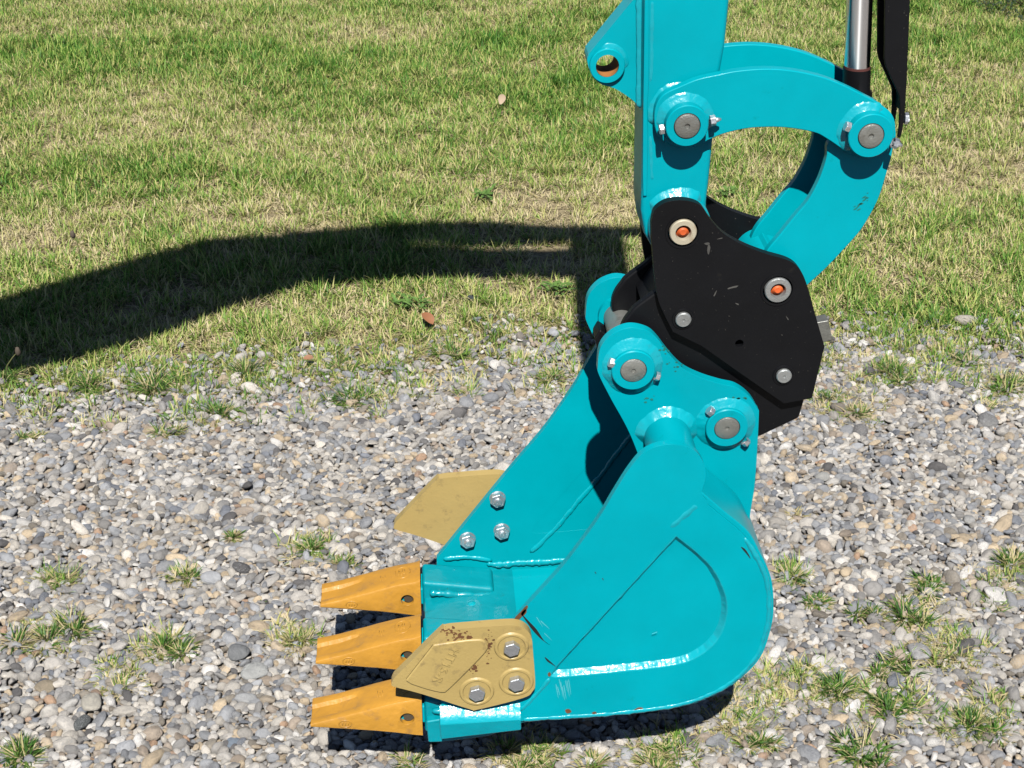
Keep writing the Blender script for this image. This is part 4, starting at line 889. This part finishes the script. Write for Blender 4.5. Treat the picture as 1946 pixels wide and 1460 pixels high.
for sgn in (-1, 1):
    u_ = prism('upper_link', smooth(up, 5), sgn * 0.0565, sgn * 0.0432, M['cyan_paint'], arm, bevel=0.0014)
    for (bb, rr2, sd) in ((b1, rL, 1), (b2, rL2, 2)):
        lathe('hub', bb, [(rPin * 1.04, sgn * 0.06), (rPin * 1.04, sgn * 0.075), (rr2 - .001, sgn * 0.075), (rr2, sgn * 0.074), (rr2, sgn * 0.060), (rr2 + .003, sgn * 0.0572), (rr2 + .007, sgn * 0.056)], M['cyan_paint'], u_)
        fillet_ring('weld_fillet', bb, rr2, sgn * 0.0565, 0.006, 0.010, sgn, u_, seed=120 + sd, a0=-0.6 if sd == 1 else 0.9, a1=3.6 if sd == 1 else 4.2)
    prism('lower_link', smooth(low, 5), sgn * 0.0415, sgn * 0.0295, M['cyan_paint'], arm, bevel=0.0014)
ll0 = [o for o in arm.children if o.name.startswith('lower_link')][0]; u1_ = random.Random(5)
for k in range(14):
    t_ = u1_.random(); ax_, by_, q_ = 1625 + 28 * t_ + u1_.gauss(0, 2), 395 - 24 * t_ + u1_.gauss(0, 3), u1_.uniform(.8, 2.4)
    mark('smudge', ll0, [(ax_ - q_ * 1.8, by_ + q_), (ax_, by_ - q_ * .6), (ax_ + q_ * 1.8, by_ - q_), (ax_ + q_ * .3, by_ + q_ * .6)], -0.0415, M['smudge'])
# web joining the two lower link plates along the middle, and end tube
p2l = p2
lathe('end_tube', p2l, [(0.030, -0.053), (0.034, -0.053), (0.034, 0.053), (0.030, 0.053)], M['cyan_paint'], arm)
wb2 = P([(1452, 500), (1470, 484), (1500, 500), (1496, 535), (1460, 535)], -0.0415)
prism('link_web', wb2, -0.0295, 0.0295, M['cyan_paint'], arm, bevel=0.001)
for bb, nm, rdim in ((b1, 'link_pin', 1), (b2, 'link_pin', 1)):
    lathe(nm, bb, [(0, -0.0735), (0.0025, -0.074), (0.0035, -0.0762), (rPin - .003, -0.0768), (rPin - .0008, -0.0758), (rPin, -0.074), (rPin, 0.074), (rPin - .001, 0.0765), (0, 0.0765)], M['pin_steel'], arm)
for (a, c) in (((1257, 246), (1350, 230)), ((1610, 241), (1697, 271))):
    A3 = Vector((U(*a, -0.069)[0], -0.069, U(*a, -0.069)[1])); B3 = Vector((U(*c, -0.069)[0], -0.069, U(*c, -0.069)[1])); ax = (A3 - B3).normalized()
    hexbolt('keeper_bolt', A3 - ax * .003, ax, 0.0066, 0.006, M['zinc'], arm)
    hexbolt('keeper_bolt', B3 - ax * .0, -ax, 0.0068, 0.0065, M['zinc'], arm)
    tube('keeper_bolt', [B3, B3 - ax * 0.008, B3 - ax * 0.013], 0.0033, M['zinc'], arm, 10)
# bucket cylinder rod
rx = U(1629, 122, 0)[0]; tilt = (U(1633.5, 0, 0)[0] - rx) / (U(1633.5, 0, 0)[1] - U(1629, 122, 0)[1]); zr0 = U(1629, 122, 0)[1]
rod = lathe('hydraulic_rod', (0, 0), [(0, 0)], M['chrome'], arm) if False else None
def vrod(name, x, y, z0, z1, r0, mat, parent, n=32, prof=None):
    V = []; F = []; pr = prof or [(r0, z0), (r0, z1)]
    for r_, z_ in pr:
        for k in range(n): V.append((x + tilt * (z_ - zr0) + r_ * math.cos(2 * math.pi * k / n), y + r_ * math.sin(2 * math.pi * k / n), z_))
    for i in range(len(pr) - 1):
        for k in range(n): F.append((i * n + k, i * n + (k + 1) % n, (i + 1) * n + (k + 1) % n, (i + 1) * n + k))
    F.append(tuple(range(n))); F.append(tuple((len(pr) - 1) * n + k for k in range(n)))
    return mesh_obj(name, V, F, mat, parent)
zc1 = U(1630, 124, 0.0)[1]; zc0 = U(1630, 168, 0.0)[1]; rr0 = RW(1633, 100, 0, 24.6)
rodo = vrod('hydraulic_rod', rx, 0, zc1 - .002, 1.62, rr0, M['chrome'], arm)
paint('dark_rust', (0.10, 0.03, 0.025), dirt=(0.03, 0.01, 0.01), rough=0.7, coat=0, wear=0.1, var=0.4)
vrod('rust_ring', rx, 0, zc1 - .0035, zc1 - .0005, rr0 * 1.03, M['dark_rust'], rodo)
vrod('rod_collar', rx, 0, 0, 0, 0, M['black_paint'], rodo, prof=[(rr0 * 1.07, zc0 - .03), (rr0 * 1.25, zc0 - .03), (rr0 * 1.25, zc0 - .004), (rr0 * 1.07, zc0), (rr0 * 1.07, zc1 - .0035)])
lathe('rod_eye', b2, [(rPin, -0.028), (0.030, -0.028), (0.030, 0.028), (rPin, 0.028)], M['cyan_paint'], rodo)
vrod('cylinder_barrel', rx, 0, 1.6, 2.1, 0.032, M['cyan_paint'], arm)
# black guard beside the rod
gd_ = P([(1684, -260), (1681, 113), (1684, 128), (1704, 172), (1709, 184), (1710, 206), (1709, 240), (1706, 262), (1712, 263), (1716, 244), (1720, 215), (1724, 147), (1730, 0), (1734, -260)], -0.02)
gu = prism('cylinder_guard', gd_, -0.02, -0.015, M['black_paint'], arm, bevel=0.0012)
gd2 = [(a - 0.0, b_) for a, b_ in gd_]
prism('guard_flange', gd2, 0.012, 0.017, M['black_paint'], gu, bevel=0.0012)
ctr = P([(1728, -260), (1724, 0), (1719, 147), (1714, 215), (1719, 215), (1724, 147), (1730, 0), (1734, -260)], -0.02)
prism('guard_web', ctr, -0.015, 0.012, M['black_paint'], gu, bevel=0)
nx, nz = U(1719, 225, -0.01); hexbolt('bolt', (nx, -0.01, nz), (1, -0.1, 0.0), 0.0075, 0.005, M['zinc'], gu)
# boom and arm cylinder, above the frame: they throw the long shadow on the lawn
K = -SUN.y / SUN.z; KX = -SUN.x / SUN.z
def lift(px, py, yw):
    X, Y = G(px, py); h = (Y - yw) / K; return (X - KX * h, h + GZ)
HB = 0.055
bot = [lift(px, py, -HB) for px, py in ((1200, 528), (1100, 530), (900, 530), (700, 536), (580, 544), (450, 580), (300, 636), (120, 690), (0, 712))]
topb = [lift(px, py, HB) for px, py in ((0, 566), (100, 537), (250, 492), (400, 455), (550, 444), (680, 454), (780, 469), (900, 474), (1050, 473), (1165, 471))]
e0 = bot[-1]; e1 = topb[0]
bot.append((e0[0] - 1.1, e0[1] - 0.62)); topb.insert(0, (e1[0] - 1.15, e1[1] - 0.66))
prism('boom', bot + topb, -HB, HB, M['cyan_paint'], arm, bevel=0.004)
ca_ = lift(540, 449, 0.0); cb_ = lift(1232, 445, 0.0)
tube('boom_cylinder', [(ca_[0], 0, ca_[1]), ((ca_[0] + cb_[0]) / 2, 0, (ca_[1] + cb_[1]) / 2), (cb_[0], 0, cb_[1])], 0.070, M['cyan_paint'], arm, 20)
print('boom', bot[:3], topb[-2:], cb_)

# ------------------------------------------------------------------ small plants and leaves
m, nt, b = new_mat('broad_leaf'); L = nt.links
tc = node(nt, 'ShaderNodeTexCoord'); nz_ = node(nt, 'ShaderNodeTexNoise', i_Scale=60.0, i_Detail=4.0); L.new(tc.outputs['Object'], nz_.inputs['Vector'])
rc = ramp(nt, [(0.3, (0.07, 0.15, 0.03)), (0.7, (0.17, 0.29, 0.07))], nz_.outputs[0]); L.new(rc.outputs[0], b.inputs['Base Color']); b.inputs['Roughness'].default_value = 0.45
M['broad_leaf'] = m
def leaf_mat(name, col):
    paint(name, col, dirt=tuple(c * 0.6 for c in col), rough=0.6, coat=0, wear=0.1, var=0.2); return M[name]
def leaf_geo(x, y, z, d, L_, w, V, F, lob=0.0, rise=0.35):
    b0 = len(V); n = 7
    for k in range(n + 1):
        t = k / n; ww = w * math.sin(math.pi * min(1, t * 0.95 + 0.05)) ** 0.7 * (1 - lob * (k % 2)) * 0.5
        el = rise * (1 - 1.6 * t); hx_ = x + math.cos(d) * L_ * t; hy_ = y + math.sin(d) * L_ * t; hz_ = z + L_ * (rise * t - 0.35 * t * t)
        V += [(hx_ - math.sin(d) * ww, hy_ + math.cos(d) * ww, hz_ + ww * 0.3), (hx_, hy_, hz_), (hx_ + math.sin(d) * ww, hy_ - math.cos(d) * ww, hz_ + ww * 0.3)]
    for k in range(n):
        a = b0 + 3 * k; F += [(a, a + 1, a + 4, a + 3), (a + 1, a + 2, a + 5, a + 4)]
PL = [(780, 588, 42, 'lobed weed rosette in the grass above the orange dead leaf'), (1060, 562, 40, 'leafy weed rosette beside the shadow left of the far hub'), (1385, 378, 30, 'dark leafy weed seen through the curved link'),
      (925, 385, 34, 'bright leafy weed in the lawn just above the boom shadow'), (500, 1152, 9, 'single tiny green seedling in the bare gravel')]
for i, (px, py, w, lab) in enumerate(PL):
    r = random.Random(70 + i); x, y = G(px, py); d0 = np.linalg.norm(np.array([x, y, 0]) - CAM); s = w * d0 / FPX; V = []; F = []
    for k in range(30 if w > 10 else 4):
        d = k * 2.4 + r.uniform(-.6, .6); leaf_geo(math.cos(d) * .004 + (r.gauss(0, s * .3) if w > 10 else 0), math.sin(d) * .004 + (r.gauss(0, s * .25) if w > 10 else 0), 0.006 + (0.014 if w > 10 else 0), d, s * r.uniform(0.25, 0.75), s * r.uniform(0.15, 0.28), V, F, 0.35 if w > 10 else 0, r.uniform(0.35, 0.8))
    o = mesh_obj('weed_plant', V, F, M['broad_leaf'], sub=True); o.location = (x, y, hgt(x, y)); tag(o, lab, 'weed', 'broad-leaved weeds')
for (px, py, w, col, d, lab, nm) in ((813, 612, 20, (0.30, 0.13, 0.06), -0.9, 'curled orange-brown dead leaf on the lawn edge beside the lobed weed', 'dead_leaf_orange'),
                                 (953, 200, 14, (0.42, 0.32, 0.22), 1.4, 'pale tan dead leaf standing in the upper lawn', 'dead_leaf_tan'),
                                 (586, 679, 11, (0.30, 0.15, 0.08), 0.2, 'small rusty leaf scrap among stones at the lawn edge', 'dead_leaf_rusty')):
    x, y = G(px, py, 0.02); d0 = np.linalg.norm(np.array([x, y, 0]) - CAM); s = w * d0 / FPX * 1.7; V = []; F = []
    leaf_geo(-math.cos(d) * s / 2, -math.sin(d) * s / 2, 0, d, s, s * 0.6, V, F, 0, 0.5)
    o = mesh_obj('dead_leaf', V, F, leaf_mat(nm, col), sub=True); o.location = (x, y, hgt(x, y) + (0.028 if py > 250 else 0.035)); o.rotation_euler = (0.5, 0.2, 0); tag(o, lab, 'dead leaf')
paint('seed_head', (0.10, 0.08, 0.06), rough=0.8, coat=0, var=0.3); paint('stem', (0.13, 0.14, 0.05), rough=0.7, coat=0, var=0.3)
for (px, py, px2, py2, lab) in ((155, 515, 138, 446, 'thin dark stem with a brown bud rising from the edge of the shadow'), (8, 735, 34, 668, 'bent stem with a feathery seed head at the left edge')):
    x, y = G(px, py); tx, tz = U(px2, py2, y)
    st = empty('seed_stem', (x, y, GZ), lab, 'weed stem')
    pts = [(x, y, GZ), (x + (tx - x) * .25 + .004, y, tz * .4), (x + (tx - x) * .6 + .004, y, tz * .75), (tx, y, tz)]
    tube('stem', pts, 0.0013, M['stem'], st, 6)
    V = []; F = []; r = random.Random(4)
    hd = mesh_obj('seed_head', *(lambda bm: (lambda vs, fs: (vs, fs))([tuple(v.co) for v in bm.verts], [tuple(v.index for v in f.verts) for f in bm.faces]))((lambda bm: (bmesh.ops.create_icosphere(bm, subdivisions=2, radius=1.0), bm.verts.index_update(), bm)[2])(bmesh.new())), M['seed_head'], st, sub=True)
    for v in hd.data.vertices:
        c = v.co.copy(); f = 1 + 0.35 * noise.noise(c * 3); v.co = Vector((tx + c.x * .006 * f, y + c.y * .006 * f, tz + c.z * .011 * f))
# low dark shrub at the top right
sh = empty('low_shrub', (*G(1915, 30), 0), 'dark grey-green creeping shrub in the top right corner of the lawn', 'shrub')
paint('shrub_leaf', (0.035, 0.06, 0.03), dirt=(0.10, 0.14, 0.09), rough=0.6, coat=0, wear=0.12, var=0.4); paint('twig', (0.08, 0.055, 0.04), rough=0.9, coat=0)
r = random.Random(8); V = []; F = []; sx0, sy0 = G(1925, 15)
for k in range(1500):
    a = r.uniform(0, 6.28); q = math.sqrt(r.random()); x = sx0 + 0.20 * q * math.cos(a) + .05; y = sy0 + 0.30 * q * math.sin(a); z = GZ + 0.02 + 0.10 * (1 - q * q) * r.uniform(.4, 1.1)
    d = r.uniform(0, 6.28); leaf_geo(x, y, z, d, r.uniform(.01, .022), .006, V, F, 0, r.uniform(-.2, .9))
mesh_obj('foliage', V, F, M['shrub_leaf'], sh, sub=True)
for k in range(6):
    a = k * 1.05; tube('stem', [(sx0 + .05, sy0, GZ), (sx0 + .05 + .08 * math.cos(a), sy0 + .12 * math.sin(a), .02), (sx0 + .05 + .15 * math.cos(a), sy0 + .24 * math.sin(a), .015)], .003, M['twig'], sh, 6)
